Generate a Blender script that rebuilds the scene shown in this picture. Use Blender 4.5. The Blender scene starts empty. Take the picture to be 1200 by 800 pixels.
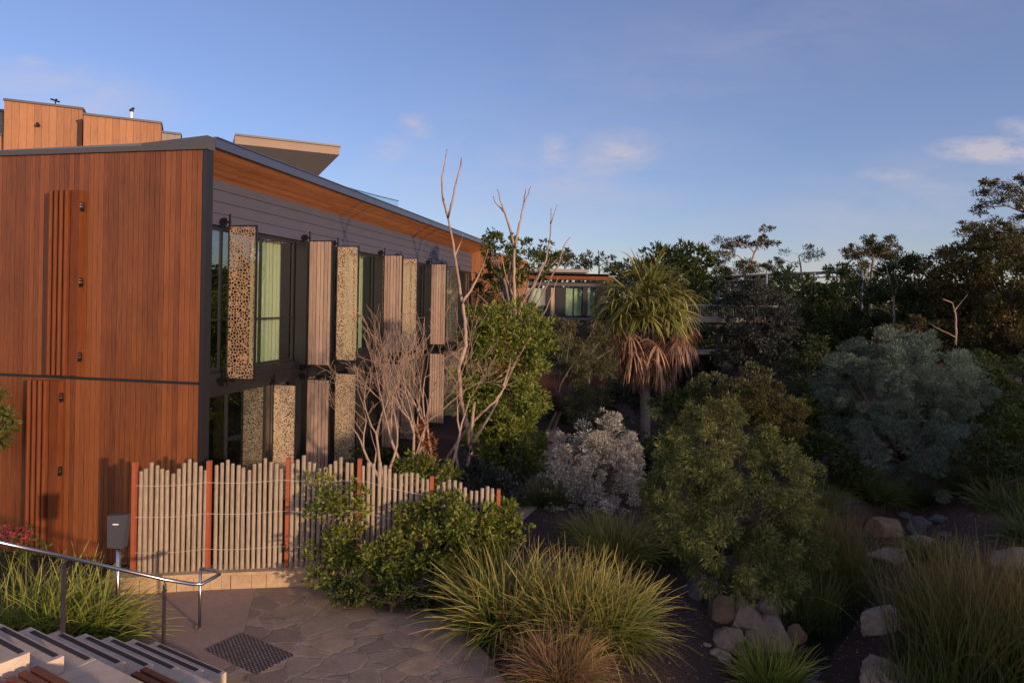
import bpy, math, random
import numpy as np
from mathutils import Vector, Matrix, noise as mnoise
from mathutils.geometry import tessellate_polygon

# ------------------------------------------------------------------ basics
S = bpy.context.scene
C = bpy.data.collections.new("garden"); S.collection.children.link(C)
EYE = 4.44; F = 800.0; HX, HY = 600.0, 356.0; ROLL = math.radians(1.0)
R = math.radians
cr, sr = math.cos(ROLL), math.sin(ROLL)

def ray(px, py):
    u = (px-HX)/F; v = (HY-py)/F
    return u*cr - v*sr, u*sr + v*cr
def at(px, py, Y):
    a, b = ray(px, py); return Vector((a*Y, Y, EYE+b*Y))
def smooth(t):
    t = min(1, max(0, t)); return t*t*(3-2*t)
def H(x, y):
    """ground height: flat terrace at 0, creek bed on the right"""
    if y < 2: return 0.0
    xc = 4.6 + .8*(y-10.5)
    k = smooth((x-1.6)/1.6)
    h = -.22*k*smooth((40-y)/10)
    h -= .62*math.exp(-((x-xc)/1.25)**2)*k*smooth((26-y)/6)
    h += .5*smooth((x-xc-4)/6)*k
    h += .035*k*mnoise.noise(Vector((x*1.3, y*1.3, 0)))
    return h
def gnd(px, py):
    a, b = ray(px, py)
    y = 4.0
    while y < 120:
        if EYE+b*y <= H(a*y, y): break
        y += .04
    return Vector((a*y, y, H(a*y, y)))

def tag(o, label=None, cat=None, group=None, kind=None):
    if label: o['label'] = label
    if cat: o['category'] = cat
    if group: o['group'] = group
    if kind: o['kind'] = kind
    return o
WM = {}
def thing(name, label, cat, loc=(0,0,0), rotz=0, group=None):
    o = bpy.data.objects.new(name, None); C.objects.link(o)
    o.empty_display_size = .2
    o.location = loc; o.rotation_euler = (0,0,rotz)
    WM[o.name] = Matrix.Translation(Vector(loc)) @ Matrix.Rotation(rotz, 4, 'Z')
    return tag(o, label, cat, group)

class MB:
    """collects shapes and links them as ONE mesh object"""
    def __init__(s):
        s.v = []; s.f4 = []; s.f3 = []; s.n = 0; s.t = []
    def add(s, verts, quads=None, tris=None, t=None):
        verts = np.asarray(verts, dtype=np.float64).reshape(-1, 3)
        if quads is not None and len(quads): s.f4.append(np.asarray(quads, dtype=np.int64).reshape(-1, 4)+s.n)
        if tris is not None and len(tris): s.f3.append(np.asarray(tris, dtype=np.int64).reshape(-1, 3)+s.n)
        s.v.append(verts); s.n += len(verts)
        s.t.append(np.zeros(len(verts)) if t is None else np.asarray(t, dtype=np.float64))
        return s
    def box(s, x0, x1, y0, y1, z0, z1, M=None):
        v = [(x, y, z) for z in (z0, z1) for y in (y0, y1) for x in (x0, x1)]
        if M is not None: v = [tuple(M @ Vector(p)) for p in v]
        return s.add(v, [(0,2,3,1),(4,5,7,6),(0,1,5,4),(2,6,7,3),(0,4,6,2),(1,3,7,5)])
    def obox(s, p, q, w, h, up=(0,0,1)):
        """bar from p to q, width w (sideways) and height h (along up)"""
        p = Vector(p); q = Vector(q); d = (q-p).normalized(); up = Vector(up)
        if abs(d.dot(up)) > .99: up = Vector((0,1,0))
        sd = d.cross(up).normalized(); u = sd.cross(d).normalized()
        v = [tuple(a + sd*i*w/2 + u*j*h/2) for a in (p, q) for i, j in ((-1,-1),(1,-1),(1,1),(-1,1))]
        return s.add(v, [(0,1,2,3),(7,6,5,4),(0,4,5,1),(1,5,6,2),(2,6,7,3),(3,7,4,0)])
    def tube(s, pts, rad, n=6, cap=True):
        pts = [Vector(p) for p in pts]
        if not hasattr(rad, '__len__'): rad = [rad]*len(pts)
        vs = []; qs = []
        prev = None
        for i, p in enumerate(pts):
            d = (pts[min(i+1, len(pts)-1)]-pts[max(i-1, 0)]).normalized()
            a = prev if prev is not None else (Vector((1,0,0)) if abs(d.x) < .8 else Vector((0,1,0)))
            a = (a - d*a.dot(d)).normalized(); prev = a
            b = d.cross(a)
            for k in range(n):
                w = 2*math.pi*k/n
                vs.append(p + (a*math.cos(w)+b*math.sin(w))*rad[i])
        for i in range(len(pts)-1):
            for k in range(n):
                k2 = (k+1) % n
                qs.append((i*n+k, i*n+k2, (i+1)*n+k2, (i+1)*n+k))
        ts = []
        if cap:
            vs.append(pts[0]); vs.append(pts[-1]); a0 = len(vs)-2; a1 = len(vs)-1; L = (len(pts)-1)*n
            for k in range(n):
                ts.append((a0, (k+1) % n, k)); ts.append((a1, L+k, L+(k+1) % n))
        return s.add([tuple(v) for v in vs], qs, ts)
    def prism(s, poly, z0, z1):
        n = len(poly)
        v = [(p[0], p[1], z0) for p in poly]+[(p[0], p[1], z1) for p in poly]
        q = [(i, (i+1) % n, (i+1) % n+n, i+n) for i in range(n)]
        t = []
        ar = sum(poly[i][0]*poly[(i+1) % n][1]-poly[(i+1) % n][0]*poly[i][1] for i in range(n))
        for a, b, c in tessellate_polygon([[Vector((p[0], p[1], 0)) for p in poly]]):
            cr_ = (poly[b][0]-poly[a][0])*(poly[c][1]-poly[a][1])-(poly[b][1]-poly[a][1])*(poly[c][0]-poly[a][0])
            if cr_ < 0: b, c = c, b
            t.append((a, c, b)); t.append((n+a, n+b, n+c))
        if ar < 0: q = [f[::-1] for f in q]
        return s.add(v, q, t)
    def build(s, name, mat, parent=None, world=False, smooth_=False, label=None):
        V = np.concatenate(s.v) if s.v else np.zeros((0, 3))
        if world and parent is not None:
            p = parent
            while p.name not in WM: p = p.parent
            Mi = np.array(WM[p.name].inverted())
            V = V @ Mi[:3, :3].T + Mi[:3, 3]
        f4 = np.concatenate(s.f4) if s.f4 else np.zeros((0, 4), int)
        f3 = np.concatenate(s.f3) if s.f3 else np.zeros((0, 3), int)
        me = bpy.data.meshes.new(name)
        me.vertices.add(len(V)); me.vertices.foreach_set('co', V.astype(np.float32).ravel())
        nl = len(f4)*4+len(f3)*3
        me.loops.add(nl); me.loops.foreach_set('vertex_index', np.concatenate([f4.ravel(), f3.ravel()]).astype(np.int32))
        me.polygons.add(len(f4)+len(f3))
        st = np.concatenate([np.arange(len(f4))*4, len(f4)*4+np.arange(len(f3))*3]).astype(np.int32)
        me.polygons.foreach_set('loop_start', st)
        me.polygons.foreach_set('use_smooth', np.full(len(st), bool(smooth_)))
        me.update(calc_edges=True)
        T = np.concatenate(s.t)
        if T.any():
            at_ = me.attributes.new('tt', 'FLOAT', 'POINT'); at_.data.foreach_set('value', T.astype(np.float32))
        me.materials.append(mat)
        o = bpy.data.objects.new(name, me); C.objects.link(o)
        if parent is not None: o.parent = parent
        if label: o['label'] = label
        return o

# ------------------------------------------------------------------ materials
class NT:
    def __init__(s, tree): s.t = tree; s.N = tree.nodes; s.L = tree.links
    def n(s, typ, ins=None, **kw):
        nd = s.N.new(typ)
        for k, v in kw.items(): setattr(nd, k, v)
        for k, v in (ins or {}).items():
            sock = nd.inputs[k]
            if isinstance(v, tuple) and len(v) == 2 and hasattr(v[0], 'outputs'): s.L.new(v[0].outputs[v[1]], sock)
            elif hasattr(v, 'outputs'): s.L.new(v.outputs[0], sock)
            elif isinstance(v, bpy.types.NodeSocket): s.L.new(v, sock)
            else:
                if isinstance(v, (tuple, list)) and len(v) == 3 and sock.type == 'RGBA': v = (*v, 1)
                sock.default_value = v
        return nd
    def math(s, op, a, b=0.0, c=0.0, clamp=False):
        nd = s.n('ShaderNodeMath', {0: a, 1: b, 2: c}, operation=op); nd.use_clamp = clamp; return nd
    def mix(s, fac, a, b, mode='MIX'):
        nd = s.N.new('ShaderNodeMix'); nd.data_type = 'RGBA'; nd.blend_type = mode
        for sock, v in ((nd.inputs[0], fac), (nd.inputs[6], a), (nd.inputs[7], b)):
            if hasattr(v, 'outputs'):
                s.L.new(v.outputs[2] if v.bl_idname == 'ShaderNodeMix' else v.outputs[0], sock)
            elif isinstance(v, bpy.types.NodeSocket): s.L.new(v, sock)
            else:
                if isinstance(v, (tuple, list)) and len(v) == 3: v = (*v, 1)
                sock.default_value = v
        return nd
    def ramp(s, fac, stops, interp='LINEAR'):
        nd = s.n('ShaderNodeValToRGB', {0: fac}); e = nd.color_ramp.elements
        nd.color_ramp.interpolation = interp
        while len(e) < len(stops): e.new(.5)
        for i, (p, c) in enumerate(stops):
            e[i].position = p; e[i].color = (*c, 1) if len(c) == 3 else c
        return nd
def out2(m): return m.outputs[2]
def newmat(name):
    m = bpy.data.materials.new(name); m.use_nodes = True; m.node_tree.nodes.clear()
    k = NT(m.node_tree); o = k.n('ShaderNodeOutputMaterial'); return m, k, o
def finish(k, o, col, rough=.6, metal=0, bump=None, bstr=.3, bdist=.02, spec=.5, extra=None):
    b = k.n('ShaderNodeBsdfPrincipled', {'Roughness': rough, 'Metallic': metal, 'Specular IOR Level': spec})
    if hasattr(col, 'outputs'): k.L.new(col.outputs[2] if col.bl_idname == 'ShaderNodeMix' else col.outputs[0], b.inputs['Base Color'])
    else: b.inputs['Base Color'].default_value = (*col, 1)
    if bump is not None:
        bn = k.n('ShaderNodeBump', {'Height': bump, 'Strength': bstr, 'Distance': bdist}); k.L.new(bn.outputs[0], b.inputs['Normal'])
    k.L.new(b.outputs[0], o.inputs[0]); return b

def m_simple(name, c, rough=.5, metal=0, var=.25, scale=8, spec=.5, bump=0):
    m, k, o = newmat(name)
    tc = k.n('ShaderNodeTexCoord')
    nz = k.n('ShaderNodeTexNoise', {'Vector': (tc, 'Object'), 'Scale': scale, 'Detail': 6.0, 'Roughness': .65})
    col = k.mix(nz, tuple(x*(1-var) for x in c), tuple(min(1, x*(1+var)) for x in c))
    finish(k, o, col, rough, metal, nz if bump else None, bump, .02, spec); return m

def m_wood(name, c1, c2, stretch=(30, 30, 1.2), rough=.5, island=.5, spec=.4, dirt=.0):
    """boards: one tone per board, long grain, blotchy weathering"""
    m, k, o = newmat(name)
    tc = k.n('ShaderNodeTexCoord'); g = k.n('ShaderNodeNewGeometry')
    mp = k.n('ShaderNodeMapping', {'Vector': (tc, 'Object'), 'Scale': stretch})
    nz = k.n('ShaderNodeTexNoise', {'Vector': mp, 'Scale': 3.0, 'Detail': 8.0, 'Roughness': .6, 'Distortion': .4})
    n2 = k.n('ShaderNodeTexNoise', {'Vector': (tc, 'Object'), 'Scale': .9, 'Detail': 5.0})
    mp3 = k.n('ShaderNodeMapping', {'Vector': (tc, 'Object'), 'Scale': tuple(.25*s_ for s_ in stretch)})
    n3 = k.n('ShaderNodeTexNoise', {'Vector': mp3, 'Scale': 1.3, 'Detail': 3.0})
    a = k.math('MULTIPLY', (g, 'Random Per Island'), island)
    f = k.math('ADD', a, k.math('MULTIPLY_ADD', nz, 1.5, -.3))
    f = k.math('ADD', f, k.math('MULTIPLY', n2, .5))
    n4 = k.n('ShaderNodeTexNoise', {'Vector': mp, 'Scale': 9.0, 'Detail': 4.0})
    f = k.math('ADD', f, k.math('MULTIPLY', n3, .3))
    f = k.math('ADD', f, k.math('MULTIPLY_ADD', n4, .8, -.3))
    f = k.math('MULTIPLY_ADD', f, 1.1, -.55-island*.45, clamp=True)
    col = k.mix(f, c1, c2)
    finish(k, o, col, rough, 0, nz, .15, .01, spec); return m

def m_leaf(name, dark, mid, light, trans=.3, rough=.5, clump=1.2, lit=.75, spec=.35):
    m, k, o = newmat(name)
    g = k.n('ShaderNodeNewGeometry'); tc = k.n('ShaderNodeTexCoord')
    nz = k.n('ShaderNodeTexNoise', {'Vector': (tc, 'Object'), 'Scale': clump, 'Detail': 3.0})
    f = k.math('ADD', k.math('MULTIPLY', (g, 'Random Per Island'), .62), k.math('MULTIPLY', nz, .9))
    f = k.math('SUBTRACT', f, .27, clamp=True)
    rp = k.ramp(f, [(0, dark), (.5, mid), (lit+.2, light)])
    b = k.n('ShaderNodeBsdfPrincipled', {'Roughness': rough, 'Specular IOR Level': spec, 'Base Color': rp})
    t = k.n('ShaderNodeBsdfTranslucent', {'Color': rp})
    mx = k.n('ShaderNodeMixShader', {0: trans, 1: b, 2: t})
    k.L.new(mx.outputs[0], o.inputs[0]); return m

def m_blade(name, base, mid, tip, dry=(.28,.2,.09), trans=.3, dryness=.25):
    """grass blade: colour along the blade, some blades dry"""
    m, k, o = newmat(name)
    at_ = k.n('ShaderNodeAttribute', attribute_name='tt'); g = k.n('ShaderNodeNewGeometry')
    rp = k.ramp((at_, 'Fac'), [(0, base), (.5, mid), (1, tip)])
    rnd = (g, 'Random Per Island')
    dr = k.math('LESS_THAN', rnd, dryness)
    hv = k.math('MULTIPLY_ADD', rnd, .9, .55)
    c = k.mix(k.math('MULTIPLY', dr, .8), rp, dry)
    cc = k.n('ShaderNodeVectorMath', {0: c.outputs[2], 'Scale': hv.outputs[0]}, operation='SCALE')
    b = k.n('ShaderNodeBsdfPrincipled', {'Roughness': .5, 'Specular IOR Level': .35, 'Base Color': cc})
    t = k.n('ShaderNodeBsdfTranslucent', {'Color': cc})
    mx = k.n('ShaderNodeMixShader', {0: trans, 1: b, 2: t})
    k.L.new(mx.outputs[0], o.inputs[0]); return m

def m_bark(name, c1, c2, scale=6):
    m, k, o = newmat(name)
    tc = k.n('ShaderNodeTexCoord')
    mp = k.n('ShaderNodeMapping', {'Vector': (tc, 'Object'), 'Scale': (1, 1, .3)})
    nz = k.n('ShaderNodeTexNoise', {'Vector': mp, 'Scale': scale*3, 'Detail': 7.0, 'Roughness': .7})
    n2 = k.n('ShaderNodeTexNoise', {'Vector': (tc, 'Object'), 'Scale': scale*.5, 'Detail': 3.0})
    f = k.math('ADD', k.math('MULTIPLY', nz, .7), k.math('MULTIPLY', n2, .5))
    f = k.math('MULTIPLY_ADD', f, 2.2, -.8, clamp=True)
    finish(k, o, k.mix(f, c1, c2), .8, 0, nz, .6, .02, .2); return m

def m_stone(name, c1, c2, c3, scale=2.5, bump=.6):
    m, k, o = newmat(name)
    tc = k.n('ShaderNodeTexCoord')
    nz = k.n('ShaderNodeTexNoise', {'Vector': (tc, 'Object'), 'Scale': scale, 'Detail': 9.0, 'Roughness': .68, 'Distortion': .6})
    n2 = k.n('ShaderNodeTexNoise', {'Vector': (tc, 'Object'), 'Scale': scale*9, 'Detail': 6.0, 'Roughness': .7})
    f = k.math('MULTIPLY_ADD', nz, 2.2, -.6, clamp=True)
    c = k.mix(f, c1, c2)
    f2 = k.math('MULTIPLY_ADD', n2, 3.5, -1.6, clamp=True)
    c = k.mix(k.math('MULTIPLY', f2, .5), c, c3)
    hb = k.math('ADD', nz, k.math('MULTIPLY', n2, .35))
    finish(k, o, c, .85, 0, hb, bump, .03, .25); return m

def m_holes(name, c, scale=26, thr=.33, stretch=(1, 1, 1), metal=.0, keep=.16):
    """sheet with irregular round cut-outs"""
    m, k, o = newmat(name)
    tc = k.n('ShaderNodeTexCoord')
    mp = k.n('ShaderNodeMapping', {'Vector': (tc, 'Object'), 'Scale': stretch})
    vo = k.n('ShaderNodeTexVoronoi', {'Vector': mp, 'Scale': scale, 'Randomness': .8}, feature='DISTANCE_TO_EDGE')
    nz = k.n('ShaderNodeTexNoise', {'Vector': (tc, 'Object'), 'Scale': 5.0, 'Detail': 4.0})
    col = k.mix(nz, tuple(x*.75 for x in c), tuple(min(1, x*1.2) for x in c))
    b = k.n('ShaderNodeBsdfPrincipled', {'Roughness': .5, 'Metallic': metal}); k.L.new(col.outputs[2], b.inputs['Base Color'])
    tr = k.n('ShaderNodeBsdfTransparent')
    f = k.math('GREATER_THAN', vo, keep)
    mx = k.n('ShaderNodeMixShader', {0: f, 1: b, 2: tr})
    k.L.new(mx.outputs[0], o.inputs[0]); return m

def m_glass(name, tint=(.55, .62, .6), refl=.12):
    m, k, o = newmat(name)
    tc = k.n('ShaderNodeTexCoord')
    nz = k.n('ShaderNodeTexNoise', {'Vector': (tc, 'Object'), 'Scale': .8, 'Detail': 1.0})
    bn = k.n('ShaderNodeBump', {'Height': nz, 'Strength': .05, 'Distance': .02})
    gl = k.n('ShaderNodeBsdfGlossy', {'Color': (.9, .93, .95, 1), 'Roughness': .01, 'Normal': bn})
    tr = k.n('ShaderNodeBsdfTransparent', {'Color': (*tint, 1)})
    fr = k.n('ShaderNodeLayerWeight', {'Blend': .35})
    f = k.math('MULTIPLY_ADD', (fr, 'Facing'), .55, refl, clamp=True)
    mx = k.n('ShaderNodeMixShader', {0: f, 1: tr, 2: gl})
    k.L.new(mx.outputs[0], o.inputs[0]); return m

M = {}
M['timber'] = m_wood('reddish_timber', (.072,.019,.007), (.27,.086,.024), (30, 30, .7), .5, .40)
M['timber_trim'] = m_wood('timber_batten', (.085,.022,.008), (.20,.058,.019), (24, 24, .8), .6, .2, .2)
M['soffit'] = m_wood('soffit_timber', (.34,.11,.04), (.66,.26,.10), (20, .8, 20), .5, .45)
M['timber_pale'] = m_wood('pale_timber', (.20,.08,.032), (.38,.165,.07), (14, 14, .7), .55, .45)  # paler board tone for the rear volumes and far return walls
M['dark_metal'] = m_simple('dark_powder_coat', (.022,.021,.024), .4, .3, .2, 3)
M['fascia'] = m_simple('roof_edge_metal', (.10,.115,.17), .3, .6, .12, 1)
M['cap'] = m_simple('roof_cap_metal', (.085,.08,.08), .45, .3, .15, 2)
M['clad'] = m_simple('grey_weatherboard', (.062,.06,.088), .5, .0, .1, 2)
M['roofing'] = m_simple('roof_sheet', (.16,.16,.17), .5, .3, .1, 1)
M['interior'] = m_simple('dark_interior', (.035,.022,.015), .8, 0, .3, 1)
M['curtain'] = m_simple('green_curtain', (.50,.58,.42), .8, 0, .15, 1.5)
M['curtain_pale'] = m_simple('pale_curtain', (.68,.72,.58), .8, 0, .1, 1.5)
M['glass'] = m_glass('window_glass', (.84,.9,.85), .07)
M['balustrade_glass'] = m_glass('balustrade_glass', (.86,.95,.95), .10)
M['grey_slat'] = m_wood('weathered_slat', (.20,.125,.095), (.46,.33,.26), (20, 20, .7), .7, .4)
M['bronze'] = m_holes('bronze_sheet_with_cutouts', (.36,.235,.15), 18, keep=.135)
M['gold'] = m_holes('golden_sheet_with_cutouts', (.50,.375,.25), 20, stretch=(1, 1, 1.5), keep=.155)
M['bracket'] = m_simple('black_bracket', (.012,.012,.012), .35, .5, .2, 5)
M['steel'] = m_simple('brushed_steel', (.42,.40,.40), .28, 1, .1, 3)
M['white_metal'] = m_simple('white_metal', (.7,.7,.68), .4)
M['stake'] = m_wood('weathered_stake', (.14,.105,.078), (.38,.295,.215), (16, 16, 2.5), .8, .55)
M['rust_post'] = m_simple('rust_painted_post', (.30,.075,.03), .6, 0, .3, 9)
M['wire'] = m_simple('pale_wire', (.5,.47,.42), .5, .3)
M['block'] = m_stone('sandstone_block', (.33,.22,.135), (.52,.38,.24), (.24,.16,.10), 3)
M['step'] = m_stone('stone_step', (.46,.36,.28), (.62,.50,.40), (.30,.24,.20), 5, .3)
M['nosing'] = m_simple('dark_nosing_strip', (.035,.032,.036), .7, 0, .3, 30)
M['bench'] = m_wood('dark_bench_timber', (.09,.03,.018), (.22,.08,.045), (10, 10, 10), .5, .3)
M['rock'] = m_stone('garden_rock', (.14,.105,.09), (.34,.25,.20), (.10,.085,.075), 1.7)
M['rock_ochre'] = m_stone('ochre_rock', (.12,.085,.065), (.28,.17,.10), (.10,.08,.07), 1.9)
M['rock_pale'] = m_stone('pale_rock', (.18,.14,.125), (.38,.30,.26), (.08,.068,.062), 2.2)
M['rock_dark'] = m_stone('wet_dark_rock', (.03,.03,.04), (.09,.085,.10), (.15,.14,.15), 2.2)
def mat_grate():
    m, k, o = newmat('studded_grate')
    tc = k.n('ShaderNodeTexCoord')
    mp = k.n('ShaderNodeMapping', {'Vector': (tc, 'Object'), 'Rotation': (0, 0, -.55)})
    ck = k.n('ShaderNodeTexVoronoi', {'Vector': mp, 'Scale': 24.0, 'Randomness': .12}, voronoi_dimensions='2D')
    f = k.math('LESS_THAN', ck, .3)
    nz = k.n('ShaderNodeTexNoise', {'Vector': (tc, 'Object'), 'Scale': 14.0, 'Detail': 4.0})
    c = k.mix(k.math('MULTIPLY', f, k.math('MULTIPLY_ADD', nz, 1.6, -.2, clamp=True)), (.035,.03,.036), (.34,.29,.29))
    finish(k, o, c, .55, .2, f, .6, .01); return m
M['grate'] = mat_grate()
M['stud'] = m_simple('worn_stud', (.30,.27,.30), .4, .6, .3, 20)
M['red_wall'] = m_simple('maroon_render', (.085,.028,.026), .8, 0, .25, 2)
M['post_grey'] = m_simple('grey_box', (.055,.055,.065), .45, .2, .12, 4)
M['led'] = m_simple('white_reader_bar', (.75,.75,.78), .3)
M['tan_fascia'] = m_simple('tan_fascia', (.24,.165,.115), .6, 0, .15, 1)
M['concrete_far'] = m_simple('pale_concrete', (.24,.215,.20), .8)
M['bark'] = m_bark('brown_bark', (.045,.032,.025), (.15,.105,.08))
M['bark_pale'] = m_bark('pale_pink_bark', (.17,.11,.085), (.48,.34,.26), 4)
M['bark_grey'] = m_bark('grey_bark', (.10,.08,.075), (.28,.23,.21))
M['bark_dark'] = m_bark('dark_bark', (.02,.016,.014), (.07,.05,.042))

def lf(n, d, m_, l, **k): M[n] = m_leaf(n, d, m_, l, **k)
lf('leaf_bright', (.030,.055,.008), (.13,.17,.026), (.38,.36,.08), trans=.25)
lf('leaf_vine', (.028,.048,.008), (.105,.135,.018), (.33,.31,.06), trans=.25, clump=2)
lf('leaf_mid', (.018,.032,.007), (.060,.085,.016), (.18,.18,.045), clump=1)
lf('leaf_dark', (.010,.018,.005), (.034,.052,.013), (.11,.125,.032), clump=.7)
lf('leaf_olive', (.022,.025,.008), (.075,.072,.020), (.20,.155,.045), clump=.5)
lf('leaf_orange', (.015,.017,.006), (.062,.056,.018), (.21,.145,.045), clump=.5)
lf('leaf_bottle', (.02,.03,.008), (.09,.105,.028), (.30,.28,.085), clump=1.3, trans=.2)
lf('leaf_yellow', (.04,.045,.008), (.16,.14,.025), (.36,.30,.06), clump=1.5)
lf('leaf_blue', (.022,.037,.03), (.08,.125,.095), (.25,.29,.21), clump=1.3, trans=.15)
lf('leaf_greyd', (.011,.014,.013), (.036,.042,.037), (.10,.105,.09), clump=1.3, trans=.15)
lf('leaf_white', (.035,.04,.032), (.33,.31,.27), (.78,.72,.63), clump=2.2, trans=.1)
lf('leaf_red', (.10,.02,.01), (.24,.08,.03), (.4,.2,.06), clump=3)
lf('flower_pink', (.25,.03,.04), (.45,.07,.09), (.6,.15,.16), clump=4)
lf('leaf_fine', (.03,.034,.014), (.085,.088,.038), (.19,.17,.08), clump=1.5)
lf('palm_green', (.045,.05,.011), (.15,.155,.030), (.44,.37,.10), clump=1.2, trans=.2)
lf('palm_dead', (.10,.05,.03), (.27,.145,.09), (.50,.31,.20), clump=1.5, trans=.15)
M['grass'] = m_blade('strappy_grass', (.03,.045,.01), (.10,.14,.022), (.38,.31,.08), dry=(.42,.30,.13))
M['grass_lush'] = m_blade('lush_strappy_grass', (.035,.06,.01), (.13,.19,.025), (.34,.32,.07), dry=(.30,.24,.09), dryness=.12)
M['grass_brown'] = m_blade('brown_grass', (.09,.09,.02), (.19,.13,.05), (.30,.18,.10), dry=(.33,.18,.10), dryness=.4)
M['grass_dark'] = m_blade('dark_green_grass', (.016,.028,.008), (.055,.08,.018), (.13,.14,.035), dry=(.12,.09,.045), dryness=.12)  # darker green blade tones
M['reed'] = m_blade('reed', (.02,.034,.008), (.062,.082,.018), (.19,.13,.045), dry=(.14,.095,.04), dryness=.15)

# ground materials
def mat_ground():
    m, k, o = newmat('mulch_ground')
    tc = k.n('ShaderNodeTexCoord')
    n1 = k.n('ShaderNodeTexNoise', {'Vector': (tc, 'Object'), 'Scale': .6, 'Detail': 5.0})
    vo = k.n('ShaderNodeTexVoronoi', {'Vector': (tc, 'Object'), 'Scale': 34.0, 'Randomness': 1.0})
    n2 = k.n('ShaderNodeTexNoise', {'Vector': (tc, 'Object'), 'Scale': 60.0, 'Detail': 6.0, 'Roughness': .8})
    c = k.mix(k.math('MULTIPLY_ADD', n1, 2.0, -.5, clamp=True), (.035,.022,.02), (.085,.055,.048))
    sp = k.math('GREATER_THAN', (vo, 'Color'), .62)
    bits = k.ramp(n2, [(.3, (.02,.014,.013)), (.55, (.09,.06,.055)), (.75, (.26,.18,.15))])
    c = k.mix(k.math('MULTIPLY_ADD', n2, 1.8, -.35, clamp=True), c, bits)
    b = finish(k, o, c, .9, 0, k.math('ADD', n2, vo), .9, .04, .15)
    return m
M['ground'] = mat_ground()
def mat_flag():
    m, k, o = newmat('crazy_flagstones')
    tc = k.n('ShaderNodeTexCoord')
    nd = k.n('ShaderNodeTexNoise', {'Vector': (tc, 'Object'), 'Scale': 1.6, 'Detail': 5.0})
    wv = k.n('ShaderNodeVectorMath', {0: (nd, 'Color'), 'Scale': .36}, operation='SCALE')
    ps = k.n('ShaderNodeVectorMath', {0: (tc, 'Object'), 1: wv}, operation='ADD')
    mp = k.n('ShaderNodeMapping', {'Vector': ps, 'Scale': (1, 1.25, 1), 'Rotation': (0, 0, .3)})
    ve = k.n('ShaderNodeTexVoronoi', {'Vector': mp, 'Scale': 2.3, 'Randomness': 1.0}, feature='DISTANCE_TO_EDGE')
    vc = k.n('ShaderNodeTexVoronoi', {'Vector': mp, 'Scale': 2.3, 'Randomness': 1.0})
    n1 = k.n('ShaderNodeTexNoise', {'Vector': (tc, 'Object'), 'Scale': 3.5, 'Detail': 8.0, 'Roughness': .7})
    n3 = k.n('ShaderNodeTexNoise', {'Vector': (tc, 'Object'), 'Scale': 45.0, 'Detail': 5.0, 'Roughness': .7})
    n4 = k.n('ShaderNodeTexNoise', {'Vector': (tc, 'Object'), 'Scale': 1.1, 'Detail': 2.0})
    sep = k.n('ShaderNodeSeparateColor', {0: (vc, 'Color')})
    c = k.ramp(sep, [(.1, (.20,.135,.10)), (.4, (.33,.225,.16)), (.62, (.44,.30,.205)), (.9, (.28,.205,.155))])
    c = k.mix(k.math('MULTIPLY_ADD', n1, 2.4, -.75, clamp=True), k.mix(.7, c, (.10,.072,.06)), c)
    c = k.mix(k.math('MULTIPLY_ADD', n3, 1.6, -.6, clamp=True), c, (.33,.26,.21))
    thick = k.math('MULTIPLY_ADD', n1, .17, -.062)
    j = k.math('LESS_THAN', ve, thick)
    dk = k.math('LESS_THAN', ve, .035)
    c = k.mix(k.math('MULTIPLY', dk, .45), c, (.10,.075,.065))
    jm = k.math('MULTIPLY', j, k.math('MULTIPLY_ADD', n1, 2.2, -.45, clamp=True))
    c = k.mix(k.math('MULTIPLY', jm, .6), c, (.42,.34,.28))
    hb = k.math('ADD', k.math('MINIMUM', k.math('MULTIPLY', ve, 9.0), .45), k.math('MULTIPLY', n1, 1.0))
    finish(k, o, c, .75, 0, hb, .35, .02, .3); return m
M['flag'] = mat_flag()
M['concrete'] = m_stone('smooth_concrete', (.24,.165,.135), (.31,.22,.18), (.16,.115,.095), 1.3, .1)
M['path'] = m_stone('garden_path', (.28,.19,.16), (.38,.28,.23), (.18,.13,.11), 2.5, .2)
def mat_water():
    m, k, o = newmat('creek_water')
    tc = k.n('ShaderNodeTexCoord')
    nz = k.n('ShaderNodeTexNoise', {'Vector': (tc, 'Object'), 'Scale': 7.0, 'Detail': 4.0})
    finish(k, o, (.012,.012,.012), .06, 0, nz, .25, .03, .5); return m
M['water'] = mat_water()

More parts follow.
